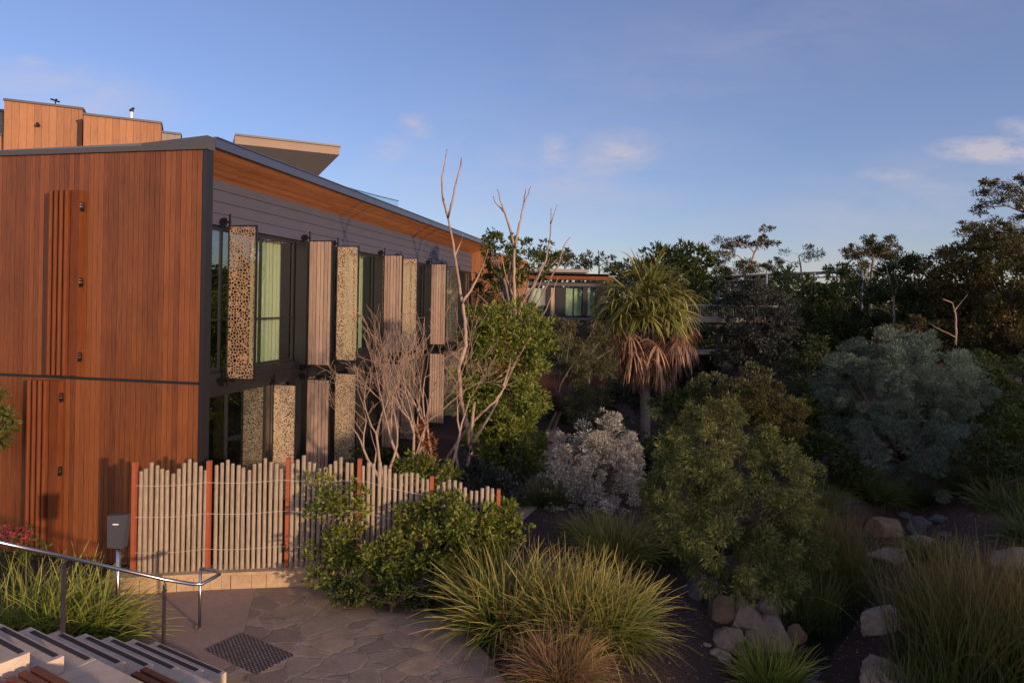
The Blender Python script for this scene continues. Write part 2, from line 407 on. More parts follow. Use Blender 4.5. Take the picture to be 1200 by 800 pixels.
# ------------------------------------------------------------------ vegetation helpers
def unit(a): return a/np.maximum(1e-9, np.linalg.norm(a, axis=-1, keepdims=True))
def leaves(mb, rng, P, D, L, W, fold=.25):
    """leaf quads at P growing along D"""
    n = len(P); D = unit(D)
    r = unit(rng.normal(size=(n, 3)) + np.array([0, 0, .8]))
    side = unit(np.cross(D, r)); nor = np.cross(side, D)
    L = np.asarray(L).reshape(-1, 1); W = np.asarray(W).reshape(-1, 1)
    mid = P + D*L*.45
    a = P; c = P + D*L
    b = mid + side*W*.5 + nor*W*fold; d = mid - side*W*.5 + nor*W*fold
    V = np.stack([a, b, c, d], 1).reshape(-1, 3)
    mb.add(V, np.arange(4*n).reshape(-1, 4))
def ribbons(mb, rng, P, D, L, W, droop, seg=5, flat=False):
    n = len(P); D = unit(D).copy(); p = P.copy()
    L = np.asarray(L).reshape(-1, 1); W = np.asarray(W).reshape(-1, 1); droop = np.asarray(droop).reshape(-1, 1)
    r = unit(rng.normal(size=(n, 3)))
    side = unit(np.cross(D, r))
    if flat: side = unit(np.cross(D, np.array([0, 0, 1.])) + rng.normal(size=(n, 3))*.25)
    wob = rng.normal(size=(n, 3))*.28; kink = rng.normal(size=(n, 3))*.9*(rng.random((n, 1)) < .06)*(0 if flat else 1)
    rows = []; ts = []
    for k in range(seg+1):
        t = k/seg
        w = W*.5*(1-.85*t**2.2)*(.7+.3*min(1, t*4))
        rows.append(p+side*w); rows.append(p-side*w); ts += [t, t]
        D = unit(D + np.array([0, 0, -1.])*droop*(.4+t)*1.4/seg + wob/seg)
        if k == seg//2: D = unit(D + kink)
        p = p + D*L/seg
    V = np.stack(rows, 1); m2 = 2*(seg+1)
    base = (np.arange(n)*m2)[:, None, None]
    q = np.array([[2*k, 2*k+1, 2*k+3, 2*k+2] for k in range(seg)])[None]
    mb.add(V.reshape(-1, 3), (base+q).reshape(-1, 4), t=np.tile(np.array(ts)+.001, n))

def blob(px, py, rpx, rpy, Y, rd=None):
    c = at(px, py, Y); s = Y/F
    return (np.array(c), np.array([rpx*s, (rd if rd else min(rpx, rpy*1.3)*s), rpy*s]))
def crown(mb, rng, blobs, L, W, cov=3.0, clump=.28, shell=.55, up=.25, droop=0, spike=.0):
    """leaf clumps spread through ellipsoids: gives the clump centres back"""
    centres = []
    for c, r in blobs:
        area = math.pi*r[0]*r[2]
        nl = int(cov*area/(.5*L*W)); cs = clump*(r[0]*r[1]*r[2])**(1/3)
        ncl = max(5, int(1.9*cov/3*(r[0]*r[2])/(cs*cs)))
        d = unit(rng.normal(size=(ncl, 3)))
        rad = shell + (1-shell)*rng.random((ncl, 1))**.6
        rad = rad*(1+.16*rng.normal(size=(ncl, 1)))
        cc = c + d*rad*r
        centres.append(cc)
        idx = rng.integers(0, ncl, nl)
        size = cs*(.55+.9*rng.random(ncl))[idx][:, None]
        e = unit(rng.normal(size=(nl, 3)))*rng.random((nl, 1))**.45*size*np.array([1, 1, .75])
        P = cc[idx]+e
        D = e/size + .6*d[idx] + rng.normal(size=(nl, 3))*.45 + np.array([0, 0, up-droop])
        s = .6+.8*rng.random(nl)
        leaves(mb, rng, P, D, L*s, W*s)
    return np.concatenate(centres)
def limb(mb, rng, a, b, r0, r1, wig=.08, n=5, sides=6):
    a = Vector(a); b = Vector(b); Ld = (b-a).length
    pts = []; rr = []
    for i in range(n+1):
        t = i/n; j = wig*Ld*math.sin(math.pi*t)
        pts.append(a.lerp(b, t)+Vector(rng.normal(size=3))*j*.5+Vector((0, 0, .12*Ld*math.sin(math.pi*t)))*(0 if abs((b-a).z) > .8*Ld else 1))
        rr.append(r0*(1-t)+r1*t)
    pts[0] = a; pts[-1] = b
    mb.tube(pts, rr, sides)
seedc = [10]
def plant(name, label, cat, base, blobs, leaf, L, W, cov=3.0, bark='bark', tr=.08, fork=None, group=None, nl=14, foliage='crown',
          clump=.28, shell=.5, droop=0, up=.25, stem='trunk', lean=None, multi=1):
    """tree or shrub: tapered trunk, limbs into the crown, crown of leaf clumps"""
    seedc[0] += 1; rng = np.random.default_rng(seedc[0])
    base = Vector(base)
    t = thing(name, label, cat, base, group=group)
    ex = []
    for c, r in blobs:
        for _ in range(3):
            d = unit(rng.normal(size=3)+np.array([0, -.3, .35])); f = rng.uniform(.22, .42)
            ex.append((c+d*r*rng.uniform(.85, 1.15), r*f))
    mb = MB(); cen = crown(mb, rng, list(blobs)+ex, L, W, cov*1.15, clump, shell, up, droop)
    tm = MB()
    lo = Vector(min(blobs, key=lambda b_: b_[0][2])[0]); allc = Vector(np.mean([b_[0] for b_ in blobs], 0))
    for q in range(multi):
        off = Vector((rng.normal(), rng.normal(), 0))*tr*1.5*(multi > 1)
        fk = Vector(fork) if fork is not None else base.lerp(Vector((allc.x*.5+base.x*.5, allc.y, min(b_[0][2]-.5*b_[1][2] for b_ in blobs))), .9)
        if fk.z < base.z+.15: fk.z = base.z+.15
        limb(tm, rng, base+off-Vector((0, 0, .15)), fk+off*2, tr, tr*.75, .05, 5, 8)
        sel = cen[rng.permutation(len(cen))[:nl]]
        for c in sel:
            c = Vector(c)*.93+allc*.07
            mid = fk.lerp(c, .5)+Vector(rng.normal(size=3))*.06*(c-fk).length+Vector((0, 0, .1*(c-fk).length))
            tm.tube([fk+off*2, mid, c], [tr*.55, tr*.3, tr*.1], 5)
    mb.build(foliage, M[leaf], t, world=True)
    tm.build(stem, M[bark], t, world=True, smooth_=True)
    return t
def tuft(name, label, base, mat, n=700, L=.9, W=.012, spread=.18, lo=.05, hi=1.1, droop=.8, seed=None, group=None, cat='grass clump', seg=5, flat=False):
    seedc[0] += 1; rng = np.random.default_rng(seedc[0])
    base = Vector(base)
    ang = rng.random(n)*2*math.pi; rr = spread*np.sqrt(rng.random(n))
    P = np.stack([base.x+rr*np.cos(ang), base.y+rr*np.sin(ang), np.full(n, base.z-.02)], 1)
    th = lo+(hi-lo)*rng.random(n)**.8; a2 = ang+rng.normal(size=n)*.5
    D = np.stack([np.sin(th)*np.cos(a2), np.sin(th)*np.sin(a2), np.cos(th)], 1)
    mb = MB(); ribbons(mb, rng, P, D, L*(.45+.65*rng.random(n)), W*(.6+.8*rng.random(n)), droop*(.4+1.1*rng.random(n)), seg, flat)
    if mat != 'grass_brown':     # thatch of short bent blades around the foot
        q = int(n*.35); ii = rng.integers(0, n, q); D2 = D[ii].copy(); D2[:, 2] = .15+.4*rng.random(q)
        ribbons(mb, rng, P[ii], D2, L*(.2+.4*rng.random(q)), W*(.5+.6*rng.random(q)), droop*1.6*rng.random(q), 4, flat)
    o = mb.build(name, M[mat])
    me = o.data; me.transform(Matrix.Translation(-base)); o.location = base
    tag(o, label, cat, group); return o
def rock(label, base, size, mat='rock', rotz=0, seed=None, group='rocks along the creek', flat=False, name='rock'):
    seedc[0] += 1; rng = np.random.default_rng(seedc[0])
    import bmesh
    bm = bmesh.new(); bmesh.ops.create_icosphere(bm, subdivisions=5, radius=1)
    pl = [(Vector(unit(rng.normal(size=3)*np.array([1,1,.8]))), .50+.34*rng.random()) for _ in range(14)]
    off = Vector(rng.normal(size=3)*10)
    for v in bm.verts:
        for n_, d_ in pl:
            e = v.co.dot(n_)-d_
            if e > 0: v.co -= n_*e*.97
        v.co += v.co.normalized()*(.07*mnoise.noise(v.co*2+off)+.035*mnoise.noise(v.co*6+off)+.02*mnoise.noise(v.co*14+off))
    me = bpy.data.meshes.new(name); 
    rz = Matrix.Rotation(rotz, 3, 'Z')
    for v in bm.verts: v.co = rz @ Vector((v.co.x*size[0], v.co.y*size[1], v.co.z*size[2]))
    bm.to_mesh(me); bm.free()
    me.polygons.foreach_set('use_smooth', np.zeros(len(me.polygons), dtype=bool))
    me.materials.append(M[mat])
    o = bpy.data.objects.new(name, me); C.objects.link(o); o.location = base
    return tag(o, label, 'rock', group)

# ------------------------------------------------------------------ setting: ground, paving, path, creek
def build_ground():
    xs = np.concatenate([-np.geomspace(2500, 32, 16), np.arange(-30, 46, .4), np.geomspace(48, 2500, 16)])
    ys = np.concatenate([-np.geomspace(2500, 30, 14), np.arange(-28, 2, 2.5), np.arange(3, 50, .4), np.geomspace(52, 3000, 18)])
    V = [(x, y, H(x, y)) for y in ys for x in xs]
    nx = len(xs); q = [(j*nx+i, j*nx+i+1, (j+1)*nx+i+1, (j+1)*nx+i) for j in range(len(ys)-1) for i in range(nx-1)]
    mb = MB(); mb.add(V, q)
    tag(mb.build('ground', M['ground'], smooth_=True), kind='structure')
build_ground()
def sheet(name, pts, z, mat, thick=.0):
    n = len(pts); mb = MB(); mb.prism([(p[0], p[1]) for p in pts], z-.03, z)
    return tag(mb.build(name, M[mat]), kind='structure')
def G0(px, py):
    a, b = ray(px, py); y = -EYE/b; return (a*y, y)
edge = [G0(*p) for p in [(440,690),(470,704),(515,722),(550,745),(575,772),(592,800)]]
poly = [(-3.4, 10.95), (-1.6, 10.9)] + edge + [(-.1, 6), (-.3, 2.0), (-3.4, 2.0)]
mid = [G0(300, 690), G0(297, 700), G0(286, 742), G0(268, 778), G0(240, 800)]
flag = [mid[0]] + [(-2.0, 10.75)] + edge + [(-.1, 6), (-.3, 2.0), (-2.6, 2.0), mid[4], mid[3], mid[2], mid[1]]
sheet('paving', flag, .010, 'flag')
conc = [(-6.2, 11.2), (mid[0][0]-.004, mid[0][1])] + [(p[0]-.004, p[1]) for p in mid[1:]] + [(-2.604, 2.0), (-5.2, 2.0), (-5.2, 8.2), (-6.0, 9.2)]
sheet('concrete_path', conc, .010, 'concrete')
pp = [G0(*p) for p in [(560,600),(612,575),(632,540),(640,505),(655,500),(655,540),(640,585),(610,612),(570,622)]]
sheet('garden_path', pp, .012, 'path')
# creek water
wl = []
for s_, sg in ((1, -1), (-1, 1)):
    ys_ = np.arange(8.0, 15.6, .5)[::s_]
    for y in ys_:
        xc = 4.6+.8*(y-10.5); wl.append((xc+sg*.55, y))
cw = MB(); npt = len(wl)//2
Vw = []; 
for i in range(npt):
    l = wl[i]; r = wl[-1-i]; Vw += [(l[0], l[1], -.70), (r[0], r[1], -.70)]
cw.add(Vw, [(2*i, 2*i+1, 2*i+3, 2*i+2) for i in range(npt-1)])
tag(cw.build('creek_water', M['water']), kind='structure')

# ------------------------------------------------------------------ the timber building
RZ = -math.atan(167/800)
B = thing('timber_lodge', 'long two storey building with red brown boarded end wall and row of outward screens', 'building', (-4.95, 11, 0), RZ)
BM = WM[B.name]; BI = BM.inverted()
def hit_front(px, py):      # pixel -> local (x,z) on end wall plane local y=0
    a, b = ray(px, py); o = BI @ Vector((0, 0, EYE)); d = BI.to_3x3() @ Vector((a, 1, b)); t = -o.y/d.y; p = o+d*t; return p.x, p.z
def hit_side(px, xl, py=350):  # pixel -> local (y,z) on plane local x=xl
    a, b = ray(px, py); o = BI @ Vector((0, 0, EYE)); d = BI.to_3x3() @ Vector((a, 1, b)); t = (xl-o.x)/d.x; p = o+d*t; return p.y, p.z
REC = -.85; LEN = 19.4; rnd = random.Random(4)
# end wall boards
for (z0, z1) in ((3.09, 6.84), (.02, 3.04)):
    mb = MB(); x = -.075
    while x > -13:
        w = .098
        mb.box(x-w, x-.008, .0+rnd.uniform(0, .002), .03, z0, z1); x -= w+.0
    mb.build('end_wall_boards', M['timber'], B)
MB().box(-13.05, -.07, .031, .15, 0, 6.84).build('end_wall_backing', M['dark_metal'], B)
MB().box(-13.0, -.08, .012, .03, 3.042, 3.088).build('floor_line_joint', M['dark_metal'], B)
cap = MB(); cap.box(-13.1, -1.2, -.035, .17, 6.842, 6.93)
cap.add([(-1.2,-.035,6.842),(.02,-.035,6.842),(.02,.17,6.842),(-1.2,.17,6.842),(-1.2,-.035,6.97),(.02,-.035,7.06),(.02,.17,7.06),(-1.2,.17,6.97)],
        [(0,3,2,1),(4,5,6,7),(0,1,5,4),(1,2,6,5),(2,3,7,6),(3,0,4,7)])
cap.build('parapet_cap', M['cap'], B)
cf = MB(); cf.box(-.068, .0, -.012, .16, 0, 6.84); cf.box(-.85, -.07, .151, .165, 0, 6.7); cf.build('corner_trim', M['dark_metal'], B)
# batten boxes on the end wall
for (pa, pb, z0, z1, hy) in ((62, 97, 3.12, None, (243, 331, 418)), (37, 73, .1, 3.02, (465, 551))):
    xa = hit_front(pa, 350 if z1 is None else 540)[0]; xb = hit_front(pb, 350 if z1 is None else 540)[0]
    z1 = z1 or hit_front(80, 224)[1]
    mb = MB(); w = xb-xa
    for k in range(4):
        xc = xa + w*(.10+k*.175)
        mb.box(xc-.030, xc+.030, -.135, -.0, z0, z1)
        mb.tube([(xc, -.135, z0), (xc, -.135, z1)], .030, 10)
    mb.box(xa+.72*w, xa+w, -.10, -.001, z0, z1)
    sc = mb.build('folded_shutter', M['timber_trim'], B)
    for h in hy:
        x_, z_ = hit_front(pb, h)
        hb = MB(); hb.box(xa+w, xa+w+.022, -.085, -.02, z_-.075, z_+.075); hb.build('hinge', M['bracket'], sc)
        hb = MB(); hb.box(xa+w+.001, xa+w+.03, -.095, -.05, z_-.012, z_+.012); hb.box(xa+w+.001, xa+w+.03, -.095, -.05, z_+.036, z_+.054); hb.build('hinge_pin', M['steel'], sc)
# roof, fascia, soffit
rf = MB()
rf.add([(-13,.17,6.90),(0,.17,7.04),(0,LEN+.3,7.04),(-13,LEN+.3,6.90),(-13,.17,6.60),(-.9,.17,6.68),(-.9,LEN,6.68),(-13,LEN+.3,6.60)],
       [(0,1,2,3),(4,7,6,5),(0,4,5,1),(3,2,6,7),(0,3,7,4)])
rf.build('roof', M['roofing'], B)
fa = MB(); fa.box(.0, .035, .17, LEN+.3, 6.915, 7.065); fa.box(-.02, .06, .17, LEN+.3, 7.066, 7.085); fa.build('fascia', M['fascia'], B)
so = MB(); nb = 9
for k in range(nb):
    t0 = k/nb; t1 = (k+1)/nb-.008
    X = lambda t: -.02+t*(REC+.02); Z = lambda t: 6.915+t*(6.62-6.915)
    yy = .166
    while yy < LEN:
        y2 = min(LEN, yy+rnd.uniform(2.5, 5.5))
        so.add([(X(t0),yy,Z(t0)),(X(t1),yy,Z(t1)),(X(t1),y2-.003,Z(t1)),(X(t0),y2-.003,Z(t0)),(X(t0),yy,Z(t0)+.02),(X(t1),yy,Z(t1)+.02),(X(t1),y2-.003,Z(t1)+.02),(X(t0),y2-.003,Z(t0)+.02)],
               [(0,1,2,3),(7,6,5,4),(0,4,5,1),(1,5,6,2),(2,6,7,3),(3,7,4,0)]); yy = y2
so.build('soffit_boards', M['soffit'], B)
# weatherboards above the windows
cl = MB(); z = 5.80
while z < 6.62:
    z2 = min(z+.218, 6.68)
    cl.add([(REC+.026,.17,z),(REC+.010,.17,z2-.006),(REC+.026,LEN,z),(REC+.010,LEN,z2-.006),(REC-.03,.17,z),(REC-.03,.17,z2-.006),(REC-.03,LEN,z),(REC-.03,LEN,z2-.006)],
           [(0,2,3,1),(4,5,7,6),(0,4,6,2),(1,3,7,5),(0,1,5,4),(2,6,7,3)]); z += .218
cl.build('weatherboard_cladding', M['clad'], B)
MB().box(REC-.12, REC-.035, .17, LEN, 5.76, 6.66).build('wall_core', M['dark_metal'], B)
sp = MB(); sp.box(REC-.1, REC+.02, .17, LEN, 2.68, 3.07); sp.box(REC-.1, REC+.06, .17, LEN, 2.80, 2.90); sp.box(REC-.1, REC+.02, .17, LEN, 0, .18)
sp.build('floor_band', M['dark_metal'], B)
# interior volume
it = MB(); it.box(-5.0, -4.95, .2, LEN, 0, 6.6); it.box(-4.95, REC-.12, .2, LEN, 2.72, 3.0); it.box(-4.95, REC-.12, .2, LEN, 5.78, 5.85)
it.box(-4.95, REC-.12, .2, LEN, -.0, .1)
for yy in (4.7, 9.1, 13.5, 17.8): it.box(-4.95, REC-.12, yy-.05, yy+.05, .1, 5.78)
it.box(-13, -5.001, LEN-.1, LEN, 0, 6.6)
it.build('interior_walls', M['interior'], B)
MB().box(-13, -.9, LEN+.0, LEN+.2, 0, 6.6).build('rear_wall', M['clad'], B)
# piers with projecting metal panels
for i, yy in enumerate((4.62, 9.02, 13.4, 17.75)):
    mb = MB(); mb.box(REC-.11, REC+.03, yy-.30, yy+.30, .18, 2.68); mb.box(REC-.11, REC+.03, yy-.30, yy+.30, 3.07, 5.76)
    mb.box(REC+.03, REC+.27, yy-.33, yy-.29, 3.0, 5.72)
    mb.build('pier', M['dark_metal'], B)
# windows: one per bay and storey
bays = [(.18, 4.31), (4.93, 8.71), (9.33, 13.09), (13.71, 17.44), (18.06, LEN)]
for bi, (ya, yb) in enumerate(bays):
    for lv, (z0, z1) in enumerate(((.19, 2.67), (3.08, 5.75))):
        fr = MB(); t = .045
        xs0, xs1 = REC-.07, REC-.015
        fr.box(xs0, xs1, ya, yb, z0, z0+t*1.4); fr.box(xs0, xs1, ya, yb, z1-t, z1)
        fr.box(xs0, xs1, ya, ya+t, z0+t*1.4, z1-t); fr.box(xs0, xs1, yb-t, yb, z0+t*1.4, z1-t)
        if lv == 0: ms = [ya+(yb-ya)*f for f in (.42, .74)]
        else: ms = [ya+(yb-ya)*f for f in (.36, .68)]
        for y_ in ms: fr.box(xs0+.002, xs1-.002, y_-.022, y_+.022, z0+t*1.4, z1-t)
        if lv == 1: fr.box(xs0+.004, xs1+.01, ya+t, yb-t, z0+.95, z0+.985)
        f = fr.build('window', M['dark_metal'], B)
        g = MB(); g.box(REC-.046, REC-.040, ya+t, yb-t, z0+t*1.4, z1-t); g.build('pane', M['glass'], f)
        # curtains
        if bi < 4:
            for (c0, c1, mt) in (((ya+.05, ya+.35, 'curtain_pale'), (yb-1.30, yb-.12, 'curtain')) if lv else ((ya+.05, ya+.5, 'curtain_pale'),)):
                cm = MB(); n = int((c1-c0)/.03); q = []; V = []
                for j in range(n+1):
                    y_ = c0+(c1-c0)*j/n; x_ = REC-.28+.035*math.sin(j*1.25)+.01*math.sin(j*.6)
                    V += [(x_, y_, z0+.03), (x_, y_, z1-.06)]
                cm.add(V, [(2*j, 2*j+2, 2*j+3, 2*j+1) for j in range(n)])
                cm.build('curtain', M[mt], B, smooth_=True)
# outward screens: (hinge y, kind, z0, z1)
def screen(y, kind, z0, z1, x0=-.64, x1=-.05, skew=0, label=None):
    fr = MB(); t = .022
    for (a_, b_) in ((x0, x0+t), (x1-t, x1)): fr.box(a_, b_, y-.02, y+.02, z0, z1)
    fr.box(x0+t, x1-t, y-.02, y+.02, z0, z0+t); fr.box(x0+t, x1-t, y-.02, y+.02, z1-t, z1)
    f = fr.build('screen', M['dark_metal'], B, label=label)
    pn = MB()
    if kind == 'slat':
        n = 6; w = (x1-x0-2*t)/n
        for k in range(n): pn.box(x0+t+k*w+.009, x0+t+(k+1)*w-.009, y-.017+.01*(k % 2), y+.014, z0+t, z1-t)
        pn.build('slat_panel', M['grey_slat'], f)
    else:
        pn.add([(x0+t, y-.004, z0+t), (x1-t, y-.004, z0+t), (x1-t, y-.004, z1-t), (x0+t, y-.004, z1-t)], [(0, 1, 2, 3)])
        pn.build('perforated_panel', M['bronze' if kind == 'bronze' else 'gold'], f)
    for zz in ((z1+.06,) if z0 > 2.8 else ()) + ((z0-.05,) if z0 > 2.8 else (z1+.05,)):
        br = MB(); br.box(x0-.22, x0+.03, y-.03, y+.03, zz-.02, zz+.02); br.box(x0-.14, x0-.02, y-.045, y-.031, zz-.07, zz+.07)
        br.tube([(x0+.02, y, zz-.10), (x0+.02, y, zz+.15)], .018, 8)
        br.build('bracket', M['bracket'], f)
up = [(hit_side(268, -.62)[0], 'bronze'), (hit_side(362, -.62)[0], 'slat'), (hit_side(395, -.62)[0], 'gold'), (hit_side(450, -.62)[0], 'slat'),
      (hit_side(469, -.62)[0], 'gold'), (hit_side(505, -.62)[0], 'slat'), (hit_side(521, -.62)[0], 'gold')]
for y, kd in up: screen(y, kd, 2.96, 5.80)
screen(hit_side(322, -.80)[0], 'gold', .2, 2.66, -.80, -.25)
for y, kd in up[1:]: screen(y, kd, .2, 2.66)
# far return wall of pale timber
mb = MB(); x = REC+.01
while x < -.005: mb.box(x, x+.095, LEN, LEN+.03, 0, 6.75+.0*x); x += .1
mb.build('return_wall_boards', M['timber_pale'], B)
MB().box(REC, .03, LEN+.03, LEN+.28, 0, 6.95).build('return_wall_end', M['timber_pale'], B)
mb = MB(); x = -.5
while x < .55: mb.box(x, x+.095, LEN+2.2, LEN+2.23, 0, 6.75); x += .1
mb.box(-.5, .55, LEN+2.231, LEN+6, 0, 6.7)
mb.build('second_wing_wall', M['timber_pale'], B)

# upper building behind, stepped timber boxes with pale boards
U = thing('timber_penthouse', 'stepped orange timber boxes rising behind the roof of the long building at far left', 'building', at(0, 360, 22)-Vector((0, 0, at(0, 360, 22).z)), R(25))
UI = WM[U.name].inverted()
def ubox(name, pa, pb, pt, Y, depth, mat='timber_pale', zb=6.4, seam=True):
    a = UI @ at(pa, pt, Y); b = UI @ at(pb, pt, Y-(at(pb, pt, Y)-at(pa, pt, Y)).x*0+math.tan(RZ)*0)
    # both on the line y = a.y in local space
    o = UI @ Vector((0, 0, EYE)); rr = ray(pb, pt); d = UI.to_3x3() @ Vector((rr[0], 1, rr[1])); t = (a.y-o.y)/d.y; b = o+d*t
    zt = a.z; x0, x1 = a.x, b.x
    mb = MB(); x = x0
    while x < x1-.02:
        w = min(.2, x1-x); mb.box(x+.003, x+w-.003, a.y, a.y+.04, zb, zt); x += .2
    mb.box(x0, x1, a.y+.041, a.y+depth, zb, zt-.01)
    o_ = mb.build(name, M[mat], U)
    MB().box(x0-.02, x1+.03, a.y-.05, a.y+depth+.03, zt+.001, zt+.07).build('roof_trim', M['cap'], U)
    return o_, a.y, zt
o1, ya1, zt1 = ubox('upper_volume', 5, 97, 118, 21.6, 4)
ubox('side_volume', 98, 189, 135, 21.9, 5)
ubox('lower_volume', -60, 97, 153, 21.3, 1.0)
ubox('grey_volume', -60, 4.4, 124, 21.7, 3, 'concrete_far')
ubox('set_back_volume', 189, 212, 156, 23.5, 3, 'concrete_far')
v = UI @ at(40.5, 142, 21.4)
MB().tube([(v.x, ya1-.02, v.z), (v.x, ya1-.22, v.z+.02)], .05, 8).build('wall_lamp', M['bracket'], U)
v = UI @ at(154, 139, 22.5); mb = MB(); mb.tube([v, v+Vector((0, 0, .22))], .045, 8); mb.build('vent_pipe', M['white_metal'], U)
mb = MB(); mb.tube([v+Vector((0, 0, .221)), v+Vector((0, 0, .30))], .065, 8); mb.tube([v+Vector((0, 0, .29)), v+Vector((.07, 0, .36))], .04, 6); mb.build('vent_cowl', M['bracket'], U)
v = UI @ at(65, 121, 22.5); mb = MB()
mb.tube([v+Vector((0, 0, -.1)), v+Vector((0, 0, .1))], .02, 6); mb.tube([v+Vector((-.14, 0, .12)), v+Vector((.12, 0, .05))], .028, 6); mb.tube([v+Vector((-.02, 0, .08)), v+Vector((.04, 0, .14))], .03, 6)
mb.build('roof_sensor', M['bracket'], U)

# canopy roof behind
K = thing('canopy_roof_house', 'flat roofed house with wide tapered grey eaves behind the roof edge', 'building', (at(300, 360, 27).x, 27, 0), R(25))
KI = WM[K.name].inverted()
a = KI @ at(272, 171, 27); b = KI @ at(396, 188, 27); 
x0, x1 = a.x, b.x; zt = 10.45
kk = MB(); kk.box(x0, x1, b.y-.3, b.y+9, zt-.30, zt); kk.build('roof_fascia', M['tan_fascia'], K)
kk = MB(); kk.box(x0, x1+.04, b.y-.36, b.y+9.1, zt+.001, zt+.07); kk.build('roof_sheet', M['cap'], K)
kk = MB(); t_ = zt-.301; d_ = .85; ins = .25
kk.add([(x0, b.y-.3, t_), (x1, b.y-.3, t_), (x1, b.y+9, t_), (x0, b.y+9, t_), (x0, b.y+ins, t_-d_), (x1-.75, b.y+ins, t_-d_), (x1-.75, b.y+8, t_-d_), (x0, b.y+8, t_-d_)],
       [(0, 1, 5, 4), (1, 2, 6, 5), (2, 3, 7, 6), (3, 0, 4, 7), (4, 5, 6, 7)])
kk.build('eaves', M['cap'], K)
kk = MB(); kk.box(x0, x1-1.6, b.y+.1, b.y+7.5, 6.0, t_-.05); kk.build('wall', M['concrete_far'], K)
kk = MB(); kk.box(x1-3.6, x1-2.4, b.y+.07, b.y+.098, 8.4, t_-.35); kk.build('window', M['dark_metal'], K)

# rooftop glass balustrade, curved
gc = at(436, 232, 26)
GB = thing('glass_balustrade', 'curved pale glass balustrade panels above the long roof edge', 'balustrade', gc)
pts = []
for i in range(8):
    t = i/7; px = 396+71*t; Y = 25.5+3.8*t
    pts.append(Vector((at(px, 230, Y).x, Y, 0)))
for i in range(7):
    p, q = pts[i], pts[i+1]; d = (q-p)
    z0 = 7.2
    m_ = MB(); m_.obox(p+d*.03+Vector((0, 0, (z0+8.75)/2)), q-d*.03+Vector((0, 0, (z0+8.75)/2)), .02, 8.75-z0); m_.build('glass_panel', M['balustrade_glass'], GB, world=True)
m_ = MB()
for i in range(7): m_.obox(pts[i]+Vector((0, 0, 8.77)), pts[i+1]+Vector((0, 0, 8.77)), .03, .03)
m_.build('top_rail', M['fascia'], GB, world=True)
m_ = MB()
for p in pts: m_.tube([p+Vector((0, 0, 6.9)), p+Vector((0, 0, 8.2))], .02, 6)
m_.build('posts', M['steel'], GB, world=True)

# ------------------------------------------------------------------ distant pavilion
Dp = thing('distant_lodge', 'distant two storey lodge with curtained windows seen between the bare branches and the palm', 'building', at(640, 420, 50)*1.0, R(4))
DI = WM[Dp.name].inverted(); Yd = 50
def dx(px, py): v = DI @ at(px, py, Yd); return v.x, v.z
def dbox(name, px0, py0, px1, py1, mat, off=0., dep=.3, parent=None):
    xa, za = dx(px0, py0); xb, zb = dx(px1, py1)
    return MB().box(xa, xb, off, off+dep, min(za, zb), max(za, zb)).build(name, M[mat], parent or Dp)
dbox('roof_deck', 596, 314, 690, 319.5, 'concrete_far', -.2, 6)
dbox('roof_edge', 584, 319.6, 722, 322.4, 'cap', -1.2, 7)
dbox('fascia', 584, 322.5, 718, 329, 'timber_trim', -1.1, 1.2)
dbox('upper_wall', 584, 329.1, 716, 336, 'clad', .0, .3)
dbox('floor_band', 584, 370.2, 716, 376, 'clad', .0, .3)
dbox('lower_wall', 584, 376.1, 716, 424, 'interior', .4, .3)
dbox('room_behind', 584, 336.1, 716, 370, 'interior', 2.0, .3)
for (p0, p1) in ((584, 592), (640, 645), (651, 662), (684, 689), (699, 703)): dbox('pier', p0, 336.1, p1, 370.1, 'dark_metal', .0, .35)
for (p0, p1) in ((640, 645), (653, 663)): dbox('pier', p0, 376.1, p1, 424, 'dark_metal', -.1, .35)
dbox('timber_screen', 665, 376.1, 675, 405, 'timber_trim', -.05, .3)
dbox('screen', 646, 337, 650, 369, 'gold', .05, .1)
for (p0, p1) in ((592.2, 639.8), (662.2, 683.8), (689.2, 698.8)):
    w_ = dbox('window', p0, 336.2, p1, 337.2, 'dark_metal', .1, .1)
    dbox('pane', p0+.3, 337.3, p1-.3, 370, 'glass', .14, .02, w_)
    dbox('curtain', p0+(p1-p0)*.1, 337.4, p0+(p1-p0)*.45, 370, 'curtain_pale', .4, .05)
    dbox('curtain', p0+(p1-p0)*.55, 337.4, p0+(p1-p0)*.95, 370, 'curtain', .4, .05)

# maroon garden wall and dark opening
Wl = at(680, 500, 30)
RW = thing('maroon_wall', 'low maroon rendered wall in shade behind the two slender trunks', 'wall', (Wl.x, 30, 0))
za = at(650, 470, 30).z; xa = at(626, 470, 30).x; xb = at(720, 470, 30).x
MB().box(xa, xb, 30, 30.3, -.3, za).build('wall_face', M['red_wall'], RW, world=True)
MB().box(xa-.05, xb+.05, 29.95, 30.35, za+.001, za+.06).build('coping', M['red_wall'], RW, world=True)
MB().box(xa, xb, 33.0, 33.3, 0, at(650, 437, 33).z).build('recess_wall', M['red_wall'], RW, world=True)

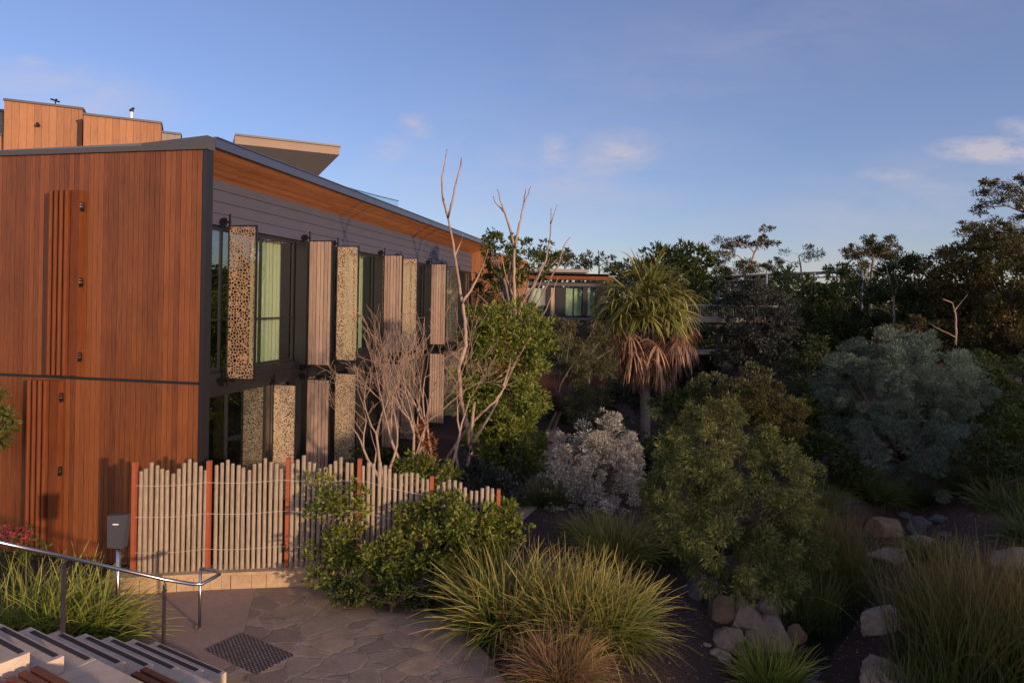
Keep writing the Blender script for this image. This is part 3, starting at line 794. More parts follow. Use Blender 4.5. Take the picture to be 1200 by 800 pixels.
# elevated walkway and trellis frame
Wk = thing('elevated_walkway', 'raised walkway with thin metal railing just right of the palm crown', 'walkway', (at(850, 380, 31.5).x, 31.5, 0))
def wpx(px, py, Y=31.5): return at(px, py, Y)
a = wpx(800, 374); b = wpx(905, 375)
MB().obox(a, b, 1.6, .22).build('deck', M['concrete_far'], Wk, world=True)
m_ = MB(); m_.obox(a+Vector((0, .2, -.35)), b+Vector((0, .2, -.35)), .9, .4); m_.build('beam', M['dark_metal'], Wk, world=True)
m_ = MB(); ra = wpx(800, 357.5)+Vector((0, -.7, 0)); rb = wpx(905, 359)+Vector((0, -.7, 0))
m_.tube([ra, rb], .035, 6)
for k in range(40):
    p = ra.lerp(rb, k/39); m_.tube([p, p-Vector((0, 0, .80))], .03 if k % 6 == 0 else .011, 5)
m_.tube([ra-Vector((0, 0, .45)), rb-Vector((0, 0, .45))], .012, 5)
m_.build('railing', M['concrete_far'], Wk, world=True)
for px in (808, 846, 884):
    p = wpx(px, 380); m_ = MB(); m_.tube([(p.x, 31.7, -.3), (p.x, 31.7, p.z)], .13, 8); m_.build('column', M['dark_metal'], Wk, world=True)
a = wpx(800, 412); b = wpx(850, 412); MB().obox(a, b, 1.2, .15).build('lower_landing', M['concrete_far'], Wk, world=True)

Tr = thing('steel_trellis', 'grey steel frame roof overgrown by vines at the skyline left of centre right', 'trellis', (at(890, 330, 46).x, 46, 0))
m_ = MB()
P0, P1 = at(842, 324, 46), at(1010, 317, 46)
for dy in (0, 3.0): m_.tube([P0+Vector((0, dy, 0)), P1+Vector((0, dy, 0))], .07, 6)
m_.tube([P0-Vector((0, 0, .35)), P1-Vector((0, 0, .35))], .05, 6)
for k in range(13):
    p = P0.lerp(P1, k/12); m_.tube([p, p+Vector((0, 3, 0))], .05, 6)
    q = P0.lerp(P1, (k+.5)/12) if k < 12 else p
    m_.tube([p, q-Vector((0, 0, .35))], .03, 5)
m_.build('roof_frame', M['fascia'], Tr, world=True)
for k in (0, 4, 8, 12):
    p = P0.lerp(P1, k/12); m_ = MB(); m_.tube([(p.x, 46, -.3), (p.x, 46, p.z)], .10, 8); m_.build('column', M['fascia'], Tr, world=True)
m_ = MB(); m_.obox(P0.lerp(P1, .05)+Vector((0, 1.5, .09)), P0.lerp(P1, .55)+Vector((0, 1.5, .09)), 2.6, .05); m_.build('roof_panel', M['roofing'], Tr, world=True)

# ------------------------------------------------------------------ fence and garden wall
def lerp_list(tab, x):
    for (x0, y0), (x1, y1) in zip(tab, tab[1:]):
        if x <= x1: return y0+(y1-y0)*(x-x0)/(x1-x0)
    return tab[-1][1]
Ytab = [(150, 10.28), (243, 10.49), (337, 10.66), (420, 10.75), (505, 10.7), (590, 10.6)]
Ttab = [(150, 1.93), (337, 1.97), (430, 1.96), (505, 1.72), (590, 1.55)]
Btab = [(150, .26), (345, .26), (430, .22), (505, .1), (590, 0)]
FN = thing('stake_fence', 'curved fence of pale weathered timber stakes with rusty orange posts on the stone wall', 'fence', (at(157, 672, 10.3).x, 10.3, 0))
def fpos(px): Y = lerp_list(Ytab, px); return at(px, 600, Y).x, Y
stx = []; px = 164.0; i = 0; posts = [157, 244, 337, 420.5, 505.5, 584]
while px < 580:
    if min(abs(px-p) for p in posts) > 3.4: stx.append(px)
    px += 6.35
rnd = random.Random(8)
for i, px in enumerate(stx):
    x, Y = fpos(px); zt = lerp_list(Ttab, px); zb = lerp_list(Btab, px)
    ph = (px-157)/44.0; w_ = abs((ph % 1)*2-1)
    zt += -.17*w_ + .02 + rnd.uniform(-.035, .035)
    ln = rnd.uniform(-.006, .006); hw = rnd.uniform(.028, .033)
    mb = MB()
    n = 8; V = []; q = []; ts = []
    for zz, s_ in ((zb+.015, 1), (zt-.02, .98), (zt+rnd.uniform(-.004, .004), .8)):
        for k in range(n):
            a_ = 2*math.pi*(k+.5)/n; V.append((x+ln*(zz-zb)+hw*s_*math.cos(a_), Y+hw*s_*math.sin(a_), zz))
    for r_ in range(2):
        for k in range(n): q.append((r_*n+k, r_*n+(k+1) % n, (r_+1)*n+(k+1) % n, (r_+1)*n+k))
    for k in range(1, n-1): ts.append((2*n, 2*n+k, 2*n+k+1))
    mb.add(V, q, ts); mb.build('stake', M['stake'], FN, world=True)
for px in posts:
    x, Y = fpos(px); zt = lerp_list(Ttab, px)+(.0 if px > 160 else .03); zb = lerp_list(Btab, px)
    mb = MB(); mb.box(x-.028, x+.028, Y-.03, Y+.05, zb-.1, zt); mb.build('post', M['rust_post'], FN, world=True)
for fr_ in (.22, .56, .86):
    mb = MB(); pts = []
    for px in np.arange(160, 582, 6.35):
        x, Y = fpos(px); zt = lerp_list(Ttab, px)-.1; zb = lerp_list(Btab, px)
        sag = .025*math.sin((px-157)/85*math.pi)
        pts.append((x, Y-.034, zb+(zt-zb)*fr_-abs(sag)))
    mb.tube(pts, .0038, 5); mb.build('tie_wire', M['wire'], FN, world=True)
SW = thing('stone_block_wall', 'low curved wall of tan sandstone blocks under the stake fence', 'wall', (at(157, 690, 10.2).x, 10.2, 0))
wp = []
for px in np.arange(120, 600, 11.0):
    Y = lerp_list(Ytab, px); a_ = at(px, 680, Y-.12); wp.append(Vector((a_.x, Y-.10, 0)))
rnd = random.Random(3); i = 0
mbs = MB()
for row, (z0, z1) in enumerate(((.0, .232),)):
    d = 0; i = 0
    L_ = [0]
    for a_, b_ in zip(wp, wp[1:]): L_.append(L_[-1]+(b_-a_).length)
    def pos(s_):
        for k in range(len(L_)-1):
            if s_ <= L_[k+1]: return wp[k].lerp(wp[k+1], (s_-L_[k])/(L_[k+1]-L_[k]))
        return wp[-1]
    s_ = -.1*row
    while s_ < L_[-1]:
        w = rnd.choice((.13, .17, .22, .24, .3)); a_ = pos(max(0, s_)); b_ = pos(min(L_[-1], s_+w-.008))
        if (b_-a_).length > .05:
            mbs.obox(a_+Vector((0, .14+rnd.uniform(0, .008), (z0+z1)/2)), b_+Vector((0, .14+rnd.uniform(0, .008), (z0+z1)/2)), .28, z1-z0)
        s_ += w
mbs.build('blocks', M['block'], SW, world=True)
mc = MB()
for a_, b_ in zip(wp[:-1], wp[1:]): mc.obox(a_+Vector((0, .13, .256)), b_+Vector((.003, .13, .256)), .34, .042)
mc.build('coping', M['block'], SW, world=True)
mc = MB()
for a_, b_ in zip(wp[:-1], wp[1:]): mc.obox(a_+Vector((0, .16, .12)), b_+Vector((.003, .16, .12)), .26, .235)
mc.build('mortar', M['concrete_far'], SW, world=True)

# access post
p = Vector((*G0(137, 745), 0)); AP = thing('access_post', 'slim steel post carrying a dark grey card reader box left of the fence', 'access post', p)
MB().tube([p, p+Vector((0, 0, 1.2))], .027, 10).build('pole', M['steel'], AP, world=True, smooth_=True)
MB().tube([p+Vector((0, 0, .01)), p+Vector((0, 0, .022))], .075, 16).build('base_plate', M['steel'], AP, world=True)
mb = MB(); x0, x1 = -.125, .125; zt0, zt1 = 1.165, 1.60
mb.add([(x0+.01,-.06,zt0+.01),(x1-.045,-.06,zt0),(x1-.045,.07,zt0),(x0+.01,.07,zt0+.01),(x0+.005,-.06,zt1-.01),(x1,-.02,zt1),(x1,.07,zt1),(x0+.005,.07,zt1-.01)],
       [(0,3,2,1),(4,5,6,7),(0,1,5,4),(1,2,6,5),(2,3,7,6),(3,0,4,7)])
bo = mb.build('reader_box', M['post_grey'], AP)
MB().box(-.045, .025, -.064, -.050, 1.475, 1.49).build('light_bar', M['led'], bo)

# ------------------------------------------------------------------ steps, tiers, benches, handrail
d2 = Vector((.5, .866, 0)); n2 = Vector((.866, -.5, 0)); A0 = Vector((-4.27, 8.47, 0))
ST = thing('stone_steps', 'pale stone steps with dark nosing strips going down beside the handrail', 'steps', A0)
SA = thing('stone_seating_tiers', 'wide pale stone seating tiers stepping down beside the flight of steps', 'seating tiers', A0+n2*1.3)
GO = .284
def quadbox(mb, s0, s1, a0, a1, z0, z1):
    """s along descent (d2) a along nosing (n2)"""
    pts = [A0+d2*s+n2*a for s in (s0, s1) for a in (a0, a1)]
    order = [pts[0], pts[1], pts[3], pts[2]]
    mb.prism([(p.x, p.y) for p in order[::-1]], z0, z1)
for k in range(1, 10):
    s0 = -GO*k; s1 = -GO*(k-1); wd = 1.24-.02*k
    mb = MB()
    quadbox(mb, s0, s1, -.12, wd, 0, .15*k-.004*0); 
    stp = mb.build('step', M['step'], ST, world=True)
    mb = MB(); quadbox(mb, s1-.07, s1-.022, .0, wd-.05, .15*k+.0005, .15*k+.006); mb.build('nosing_strip', M['nosing'], stp, world=True)
for lv, k in enumerate((3, 6)):
    s1 = -GO*(k-1); s0 = -GO*(k+2)-(.9 if k == 6 else 0)
    mb = MB(); quadbox(mb, s0+.003, s1, 1.243-.02*k, 3.3, 0, .15*k-.003); mb.build('tier', M['step'], SA, world=True)
def bench(label, sA, aA, z, L_=1.8, w=.42):
    o_ = A0+d2*sA+n2*aA
    b_ = thing('slatted_bench', label, 'bench', (o_.x, o_.y, z), 0, 'slatted timber seats on the stone tiers')
    for i in range(5):
        p = o_+d2*(-i*.095)+Vector((0, 0, z+.20)); mb = MB(); mb.obox(p, p+n2*L_, .062, .045); mb.build('slat', M['bench'], b_, world=True)
    for f_ in (.12, .5, .88):
        p = o_+n2*L_*f_+Vector((0, 0, z+.0875)); mb = MB(); mb.obox(p+d2*.02, p-d2*(4*.095+.02), .05, .175); mb.build('bearer', M['steel'], b_, world=True)
bench('dark red slatted bench on the higher stone tier at the bottom left corner', -GO*5-.60, 1.22, .9)
bench('dark red slatted bench on the lower stone tier at the bottom edge', -GO*2-.46, 1.26, .45)

HR = thing('handrail', 'polished stainless handrail on slim posts running down beside the steps', 'handrail', G0(193, 758)+(0,))
q1 = at(75, 652, 7.5); q2 = at(193, 678.5, 8.66); dl = q1-q2
rail = [q2+dl*1.8, q1, q2, at(226, 684, 8.68), at(236, 684, 8.71), at(251, 676, 8.92), at(257, 672.5, 8.98), at(254, 669, 9.1), at(246, 667, 9.17), at(235, 666, 9.2)]
MB().tube(rail, .0225, 14).build('rail', M['steel'], HR, world=True, smooth_=True)
for (top, fz) in ((q1, .76), (q2, .0)):
    mb = MB(); mb.box(top.x-.011, top.x+.011, top.y-.028, top.y+.028, fz-.02, top.z-.06); 
    po = mb.build('post', M['steel'], HR, world=True)
    mb = MB(); mb.tube([(top.x, top.y, top.z-.07), (top.x, top.y, top.z-.02)], .009, 8); mb.box(top.x-.02, top.x+.02, top.y-.031, top.y+.031, top.z-.16, top.z-.135)
    mb.box(top.x-.02, top.x+.02, top.y-.031, top.y+.031, top.z-.25, top.z-.235); mb.build('fixing', M['steel'], po, world=True)
pe = at(235, 666, 9.2)
MB().tube([(pe.x, pe.y, .01), (pe.x, pe.y, pe.z)], .02, 10).build('end_post', M['steel'], HR, world=True, smooth_=True)
MB().tube([(pe.x, pe.y, .011), (pe.x, pe.y, .022)], .06, 16).build('base_plate', M['steel'], HR, world=True)

# tactile grate set in the paving
gc = [Vector((*G0(*p), 0)) for p in ((240, 762), (284, 742), (345, 768), (300, 791))]
DG = thing('studded_drain_grate', 'dark studded square grate set flush in the paving', 'drain grate', (gc[0]+gc[2])*.5)
mb = MB(); mb.prism([(p.x, p.y) for p in gc[::-1]], .006, .016); mb.build('plate', M['grate'], DG, world=True)

# ------------------------------------------------------------------ vegetation
exec_plants = True
def skel(mb, rng, p, d, L, r, depth, spread=.55, upb=.15, n0=2, minr=.004):
    """recursive bare branching"""
    n = 4; pts = [p]; rr = [r]; q = Vector(p); dd = Vector(d).normalized()
    for i in range(n):
        dd = (dd+Vector(rng.normal(size=3))*.10+Vector((0, 0, upb*.3))).normalized()
        q = q+dd*L/n; pts.append(q.copy()); rr.append(max(minr, r*(1-.4*(i+1)/n)))
    mb.tube(pts, rr, 6 if r > .015 else 4, cap=False)
    if depth <= 0: return
    k = n0+(rng.random() < .45)
    for j in range(k):
        nd = (dd+Vector(rng.normal(size=3))*spread+Vector((0, 0, upb))).normalized()
        s_ = pts[-1] if j < 2 else pts[2]
        skel(mb, rng, s_, nd, L*rng.uniform(.55, .85), rr[-1]*.8, depth-1, spread, upb, n0, minr)
def bare(name, label, base, stems, L, r, depth, group=None, bark='bark_pale', spread=.45, minr=.0032, upb=.15):
    seedc[0] += 1; rng = np.random.default_rng(seedc[0]); base = Vector(base)
    t = thing(name, label, 'shrub', base, group=group)
    for d in stems:
        mb = MB(); skel(mb, rng, base-Vector((0, 0, .1)), Vector(d), L*rng.uniform(.85, 1.15), r, depth, spread, upb, 2, minr)
        mb.build('branch', M[bark], t, world=True, smooth_=True)
    return t

# bare shrubs in front of the screens
g_ = 'bare leafless shrubs behind the fence'
bare('bare_shrub', 'leafless pale twiggy shrub leaning left over the fence before the golden lower screen', at(452, 548, 13.0)-Vector((0, 0, .3)), [(-.75,0,.9),(-.25,.2,1),(.35,-.1,1)], .98, .036, 5, g_)
bare('bare_shrub', 'leafless pale shrub of upright forked stems in the middle of the bare group', at(482, 545, 13.4)-Vector((0, 0, .3)), [(-.12,0,1),(.25,.2,1),(-.5,.1,.9)], 1.12, .040, 5, g_)
bare('bare_shrub', 'leafless pale shrub next to the tall bare trunk with a reddish bush at its foot', at(518, 552, 14.0)-Vector((0, 0, .3)), [(-.15,0,1),(.35,.1,1),(-.45,.1,.9)], 1.2, .040, 5, g_)

# tall bare trees
def poly_tree(name, label, cat, segs, Y, bark, group=None):
    """segs: list of (pixel polyline, r0, r1)"""
    b = at(*segs[0][0][0], Y); t = thing(name, label, cat, b, group=group); rng = np.random.default_rng(int(Y*10))
    for i, (pl, r0, r1) in enumerate(segs):
        mb = MB(); pts = []
        for (x0, y0), (x1, y1) in zip(pl, pl[1:]):
            for k in range(4): pts.append((x0+(x1-x0)*k/4, y0+(y1-y0)*k/4))
        pts.append(pl[-1]); n = len(pts); P = []
        for k, (x, y) in enumerate(pts):
            w = 0 if k in (0, n-1) else .004*Y/14
            P.append(at(x, y, Y+.25*math.sin(k*.35+i*1.7)*(k > 0)) + Vector(rng.normal(size=3))*w)
        if i == 0: P[0] = P[0]-Vector((0, 0, .3))
        mb.tube(P, [.8*(r0*(1-k/(n-1))+r1*.75*k/(n-1))*(1+.07*math.sin(k*2.3)) for k in range(n)], 8)
        mb.build('trunk' if i == 0 else 'branch', M[bark], t, world=True, smooth_=True)
    return t
poly_tree('bare_tree', 'tall smooth bare tree with a forked top rising past the roof edge', 'tree', [
    ([(552,545),(550,510),(540,470),(537,432),(546,405),(545,375),(541,352),(535,312),(530,280),(525,255)], .075, .035),
    ([(525,255),(519,232),(518,208),(521,193),(524,175)], .034, .014),
    ([(525,255),(530,236),(534,216),(539,198),(541,185)], .032, .022),
    ([(541,355),(550,343),(560,325),(568,306),(572,292)], .04, .018),
    ([(533,300),(540,283),(542,275)], .028, .016),
    ([(546,405),(530,415),(505,428)], .02, .006)], 15.0, 'bark_pale', 'tall bare trees')
poly_tree('bare_tree', 'pale bare tree with a cut stump and long leaning limb crossing the green tree', 'tree', [
    ([(512,562),(525,535),(545,505),(560,488),(580,470),(592,452),(603,425),(622,395)], .05, .012),
    ([(548,546),(552,520),(553,495),(556,472)], .05, .05),
    ([(552,520),(565,502),(578,480),(590,455),(604,425),(615,405)], .04, .012),
    ([(537,548),(533,525),(540,505),(548,490)], .035, .012),
    ([(590,452),(597,430),(598,420)], .03, .02)], 14.4, 'bark_pale', 'tall bare trees')
poly_tree('bare_tree', 'bare brown tree with four long upright limbs in front of the distant lodge', 'tree', [
    ([(604,470),(603,430),(603,400),(603,360),(602,325),(603,290)], .10, .055),
    ([(603,290),(596,262),(588,240),(583,222)], .05, .022), ([(590,248),(580,236),(578,230)], .028, .02),
    ([(603,290),(609,262),(614,240),(616,222)], .048, .024), ([(613,240),(619,228),(622,218)], .026, .012),
    ([(603,385),(612,355),(628,330),(640,305),(645,275),(646,244)], .05, .020), ([(645,262),(650,250),(653,240)], .026, .012),
    ([(604,400),(620,375),(638,340),(655,308),(660,290),(668,278)], .045, .022),
    ([(604,420),(622,395),(640,362),(654,325)], .05, .015), ([(602,350),(592,320),(587,298)], .03, .01), ([(603,400),(590,380),(570,355),(560,345)], .03, .01)], 20.0, 'bark_pale', 'tall bare trees')

# trees behind / beside
def gz(px, Y, py=500): a_, b_ = ray(px, py); return Vector((a_*Y, Y, H(a_*Y, Y)))
plant('broadleaf_tree', 'dense bright green glossy leaved tree behind the bare pale limbs', 'tree', gz(592, 18), [
    blob(592,415,50,54,17.6), blob(572,395,34,38,17.3), blob(560,430,30,50,17.2), blob(615,440,26,42,18), blob(585,480,48,48,17.6), blob(600,520,42,38,17.4), blob(622,395,22,30,18.6), blob(560,470,26,50,18)],
    'leaf_bright', .105, .042, 2.1, tr=.12, clump=.2, shell=.4)
plant('sparse_tree', 'open crowned olive green tree behind the tall bare limbs', 'tree', gz(606, 23), [
    blob(590,300,24,24,23), blob(620,305,30,20,23), blob(578,280,12,14,23), blob(588,340,22,24,23), blob(612,372,24,20,23), blob(650,297,16,8,24), blob(570,330,12,34,24)],
    'leaf_mid', .13, .06, 1.5, tr=.12, clump=.3, nl=26, bark='bark_grey')
plant('slender_gum', 'slender fine leaved tree with two thin leaning trunks left of the palm', 'tree', gz(640, 22, 520)+Vector((-.1,0,0)), [
    blob(668,420,32,30,21.5), blob(695,445,24,36,21.5), blob(650,395,22,20,22), blob(700,405,22,22,23), blob(680,470,20,26,21)],
    'leaf_fine', .11, .022, 1.5, bark='bark_grey', tr=.06, clump=.3, droop=.6, multi=2, nl=12)
plant('slender_gum', 'thin feathery olive tree standing in front of the distant lodge', 'tree', gz(690, 30), [
    blob(700,385,12,26,30), blob(712,350,9,20,30), blob(686,415,24,16,29), blob(668,405,16,16,31)],
    'leaf_olive', .16, .04, 2.0, bark='bark_grey', tr=.07, clump=.3)
# palm
def palm():
    rng = np.random.default_rng(77); Y = 24.0; base = gz(756, Y, 500); top = at(757, 372, Y)
    t = thing('fan_palm', 'fan palm with drooping green fronds over a skirt of dead pinkish brown fronds', 'palm tree', base)
    tm = MB(); pts = []; rr = []
    for k in range(40):
        f = k/39; pts.append(base.lerp(Vector((top.x, Y, top.z)), f)-Vector((0, 0, .15*(1-f)))); rr.append((.185-.03*f)*(1+.05*(k % 2)))
    tm.tube(pts, rr, 14); tm.build('trunk', M['bark_grey'], t, world=True)
    def fans(n, th0, th1, pet, Ls, droop, mat, name, zoff, W=.062, segs=22, stick=True, fdown=0):
        pm = MB(); fm = MB(); PP = []; DD = []; LL = []; WW = []; DR = []
        for i in range(n):
            az = rng.random()*2*math.pi; th = rng.uniform(th0, th1)
            d = Vector((math.sin(th)*math.cos(az), math.sin(th)*math.sin(az), math.cos(th)))
            p0 = Vector((top.x, Y, top.z+zoff))+Vector((d.x, d.y, 0))*.15+Vector((0, 0, rng.uniform(-.15, .15)))
            L = pet*rng.uniform(.7, 1.15); m1 = p0+d*L*.55; d_ = (d+Vector((0, 0, -.35-fdown))).normalized(); p1 = m1+d_*L*.45
            pm.tube([p0, m1, p1], [.022, .016, .012], 4, cap=False)
            sd = d_.cross(Vector((0, 0, 1))).normalized(); sd = (sd+Vector((0,0,rng.uniform(-.8,.8)))).normalized()
            for k in range(segs):
                a_ = (k/(segs-1)-.5)*math.radians(230)
                v = d_*math.cos(a_)+sd*math.sin(a_)
                PP.append(p1); DD.append(v); LL.append(Ls*rng.uniform(.8, 1.1)*(1-.25*abs(a_)/2)); WW.append(W); DR.append(droop*rng.uniform(.7, 1.3))
        ribbons(fm, rng, np.array(PP), np.array(DD), np.array(LL), np.array(WW), np.array(DR), 5, True)
        fm.build(name, M[mat], t, world=True)
        pm.build('frond_stalks', M['bark'] if mat == 'palm_dead' else M['leaf_mid'], t, world=True)
    fans(58, .1, 1.85, 1.2, 1.15, 1.0, 'palm_green', 'fronds', .25)
    fans(52, 1.3, 2.25, 1.4, 1.1, 1.8, 'palm_dead', 'dead_frond_skirt', -.2, segs=20, fdown=.6)
    fans(22, 2.0, 2.7, 1.2, .9, 2.0, 'palm_dead', 'dead_frond_skirt', -.7, segs=16, fdown=.8)
palm()
# white shrub
plant('white_flowering_shrub', 'rounded shrub with silvery white foliage in the middle of the garden', 'shrub', gz(700, 16.2, 590), [
    blob(700,560,50,44,16), blob(715,520,42,32,16.6), blob(660,565,26,36,15.6), blob(680,585,40,34,15.4), blob(735,545,24,34,16.6), blob(695,530,34,26,16.3), blob(668,610,26,18,15)],
    'leaf_white', .055, .019, 2.1, tr=.05, foliage='foliage', stem='stems', clump=.2, shell=.45, multi=2)
plant('grey_shrub', 'loose grey green shrub with pale tips behind the white shrub', 'shrub', gz(740, 19, 540), [
    blob(728,515,30,20,19), blob(700,500,26,16,19), blob(768,525,22,24,18.5)],
    'leaf_greyd', .08, .03, 2.4, tr=.05, foliage='foliage', stem='stems', clump=.2)
# bottlebrush tree in middle
bb = gnd(828, 722)
plant('weeping_bottlebrush', 'broad drooping olive shrub tree on a thin dark trunk beside the mulch', 'tree', bb, [
    blob(850,530,76,52,10.6), blob(925,590,40,56,10.9), blob(940,640,30,40,10.8), blob(775,575,26,50,10.8), blob(820,500,40,26,11.3), blob(820,590,54,56,10.4), blob(885,590,58,56,10.8), blob(845,640,60,50,10.2), blob(910,545,38,36,11.2), blob(800,545,36,36,10.9), blob(895,650,46,44,10.3), blob(790,625,34,44,10.4), blob(850,490,40,22,11)],
    'leaf_bottle', .075, .0115, 1.35, bark='bark_dark', tr=.05, clump=.26, shell=.3, droop=.45, fork=at(836, 655, bb.y), nl=30)
plant('yellow_shrub', 'small upright yellowish conifer like shrub behind the broad drooping tree', 'shrub', gz(905, 17, 500), [
    blob(900,470,18,40,17), blob(875,475,24,26,17), blob(920,485,24,26,17), blob(850,480,30,22,17.5)],
    'leaf_olive', .08, .02, 2.2, tr=.05, foliage='foliage', stem='stems', clump=.25)
plant('blue_green_shrub', 'large rounded blue green shrub on the right of the garden', 'shrub', gz(1055, 19, 560), [
    blob(1060,455,74,58,19,1.6), blob(1015,475,50,55,18.6,1.4), blob(1094,480,42,50,19.4,1.3), blob(1055,520,78,42,18.4,1.6), blob(1090,425,40,32,19.5), blob(1025,430,36,28,19.2)],
    'leaf_blue', .075, .0125, 2.2, tr=.12, foliage='crown', clump=.17, shell=.55)
plant('grey_leaved_tree', 'dense dark grey leaved tree just right of the elevated walkway', 'tree', gz(868, 30), [
    blob(886,378,38,44,30,2), blob(882,345,24,18,30), blob(872,412,24,32,29.5), blob(900,410,34,36,30), blob(878,432,40,24,29)],
    'leaf_greyd', .14, .045, 2.6, tr=.14, clump=.2)
# skyline trees
sky_g = 'trees on the far skyline'
def umbrella(name, label, Y, trunk, pads, leaf='leaf_orange', bark='bark_pale', L=.17, W=.06, cov=2.6, group=sky_g, tr=.14):
    seedc[0] += 1; rng = np.random.default_rng(seedc[0])
    base = gz(trunk[0][0], Y); t = thing(name, label, 'tree', base, group=group)
    mb = MB(); crown(mb, rng, [blob(*p_, Y+rng.normal()*.8) for p_ in pads], L, W, cov, .3, .35, .3); mb.build('crown', M[leaf], t, world=True)
    tm = MB(); P = [base]+[at(x, y, Y) for x, y in trunk]; n = len(P)
    tm.tube(P, [tr*(1-.5*k/(n-1)) for k in range(n)], 7)
    for p_ in pads:
        c = at(p_[0], p_[1], Y)
        k = min(range(1, n), key=lambda i_: (P[i_]-c).length+(.5*(P[i_].z > c.z)))
        a_ = P[k]; limb(tm, rng, a_, c, tr*.4, tr*.12, .08, 4, 5)
        for _ in range(3):
            limb(tm, rng, c.lerp(a_, .3), c+Vector((rng.normal()*p_[2], 0, abs(rng.normal())*p_[3]*.5))*Y/F*.6, tr*.16, tr*.06, .05, 3, 4)
    tm.build('trunk', M[bark], t, world=True, smooth_=True); return t
umbrella('umbrella_gum', 'tall gum with flat layered umbrella shaped pads of foliage on the skyline', 50, [(880,330),(880,312),(884,296)],
    [(862,284,26,9),(848,298,14,8),(898,268,11,4),(895,284,18,8),(855,318,22,12),(880,312,20,9),(905,310,16,8),(870,330,34,9)])
umbrella('sparse_gum', 'small thin crowned tree with dark sparse leaves against the sky', 46, [(940,325),(938,310),(936,300)],
    [(938,300,26,14),(925,308,14,10),(952,296,12,12)], 'leaf_greyd', 'bark_dark', .16, .06, .5, tr=.07)
umbrella('round_gum', 'rounded yellowish sunlit gum on the right skyline', 48, [(1020,335),(1022,315),(1024,300)],
    [(1012,288,20,12),(1035,285,20,12),(1000,296,14,10),(1024,300,34,14),(1045,296,14,10),(1005,316,22,10)], 'leaf_orange', 'bark_grey', .17, .065, 2.2)
umbrella('corner_gum', 'tall overhanging gum at the top right edge with dark airy foliage', 34, [(1225,330),(1212,285),(1204,250),(1200,225)],
    [(1185,215,34,14),(1165,228,22,12),(1150,243,14,8),(1190,236,22,9),(1135,262,14,5),(1200,265,34,16),(1165,275,34,13),(1150,290,38,12),(1210,290,44,24)], 'leaf_olive', 'bark_grey', .13, .045, 2.0)
umbrella('far_gum', 'far low gum on the skyline above the distant lodge roof', 75, [(662,318),(662,312)],
    [(655,302,26,9),(672,308,22,8),(640,308,20,8)], 'leaf_olive', 'bark_grey', .35, .14, 2.4)
umbrella('far_gum', 'far spreading gum with gaps in its crown left of the palm top', 75, [(702,320),(702,312)],
    [(702,302,16,6),(690,308,18,7),(715,308,10,5),(705,315,26,7)], 'leaf_greyd', 'bark_grey', .35, .14, 1.4)
plant('dark_fig_tree', 'dense dark pointed leaf tree rising behind the palm', 'tree', gz(790, 38), [
    blob(770,305,26,14,38,2), blob(800,303,30,15,38,2), blob(745,325,26,20,37,2), blob(825,318,26,18,38,2), blob(790,335,52,26,37,2.5), blob(790,375,52,34,36,2.5)],
    'leaf_dark', .30, .11, 2.6, tr=.3, clump=.2, group=sky_g)
# dark mass of trees right: individuals
rt = [('dark_hedge_tree','broad dark tree under the steel trellis covered in climbing leaves', 935,42,[(935,350,42,28),(915,385,44,36),(950,395,44,44)],'leaf_mid'),
      ('dark_hedge_tree','dark green vine clad tree below the skyline in the centre right', 1000,38,[(1000,355,46,34),(985,400,46,44),(1020,390,40,40)],'leaf_dark'),
      ('dark_hedge_tree','tall brown green tree behind the blue green shrub', 1075,34,[(1080,330,42,34),(1095,370,48,44),(1060,370,38,40),(1050,330,30,20)],'leaf_dark'),
      ('dark_hedge_tree','tall sunlit orange tinged tree filling the right skyline', 1140,31,[(1145,300,46,26),(1120,320,36,36),(1165,345,50,46),(1130,375,46,46)],'leaf_orange'),
      ('dark_hedge_tree','large olive brown tree cut by the right edge of the picture', 1205,28,[(1200,325,50,40),(1215,385,54,56),(1175,410,46,44)],'leaf_orange'),
      ('dark_hedge_tree','low dark green bush tree at the right edge beside the blue green shrub', 1185,24,[(1185,460,50,40),(1210,500,48,44),(1165,500,34,36)],'leaf_mid'),
      ('dark_hedge_tree','shaded tree filling the gap behind the grey leaved tree', 905,48,[(880,350,60,30),(850,395,60,40),(930,420,60,36)],'leaf_dark'),
      ('dark_hedge_tree','shaded dark tree behind the palm trunk', 790,34,[(800,430,46,30),(760,450,46,34),(830,450,40,34),(720,440,34,36)],'leaf_dark'),
      ('dark_hedge_tree','dark shaded tree left of the blue green shrub', 965,25,[(950,450,36,40),(940,500,44,36),(975,520,34,34)],'leaf_dark'),
      ('dark_hedge_tree','small orange tipped bush just above the blue green shrub', 1050,29,[(1045,395,16,12),(1070,385,20,12),(1030,405,16,10)],'leaf_orange'),]
for nm, lb, px, Y, bl, lfm in rt:
    s = Y/F
    plant(nm, lb, 'tree', gz(px, Y), [blob(a_, b_, c_, d_, Y, 1.3*c_*s) for a_, b_, c_, d_ in bl], lfm, .0085*Y*.62, .0034*Y*.62, 2.3, tr=.16, clump=.22, bark='bark_dark', group='dark trees massed on the right')
# pale bare limbs seen against the dark trees
poly_tree('bare_tree', 'grey forked bare tree standing against the dark trees on the right', 'tree', [
    ([(1048,372),(1047,350),(1045,335),(1035,322),(1020,312)], .07, .02), ([(1047,350),(1052,335),(1048,320)], .05, .02), ([(1047,372),(1035,362),(1022,360)], .04, .02),
    ([(1045,335),(1040,320),(1038,305)], .035, .012)], 33.0, 'bark_grey', 'tall bare trees')
poly_tree('bare_tree', 'pale sunlit bare limb above the blue green shrub', 'tree', [
    ([(1120,395),(1120,370),(1116,355),(1105,350)], .05, .02), ([(1118,365),(1128,352),(1134,345)], .03, .014), ([(1120,395),(1100,385),(1088,378)], .03, .012)], 26.0, 'bark_pale', 'tall bare trees')
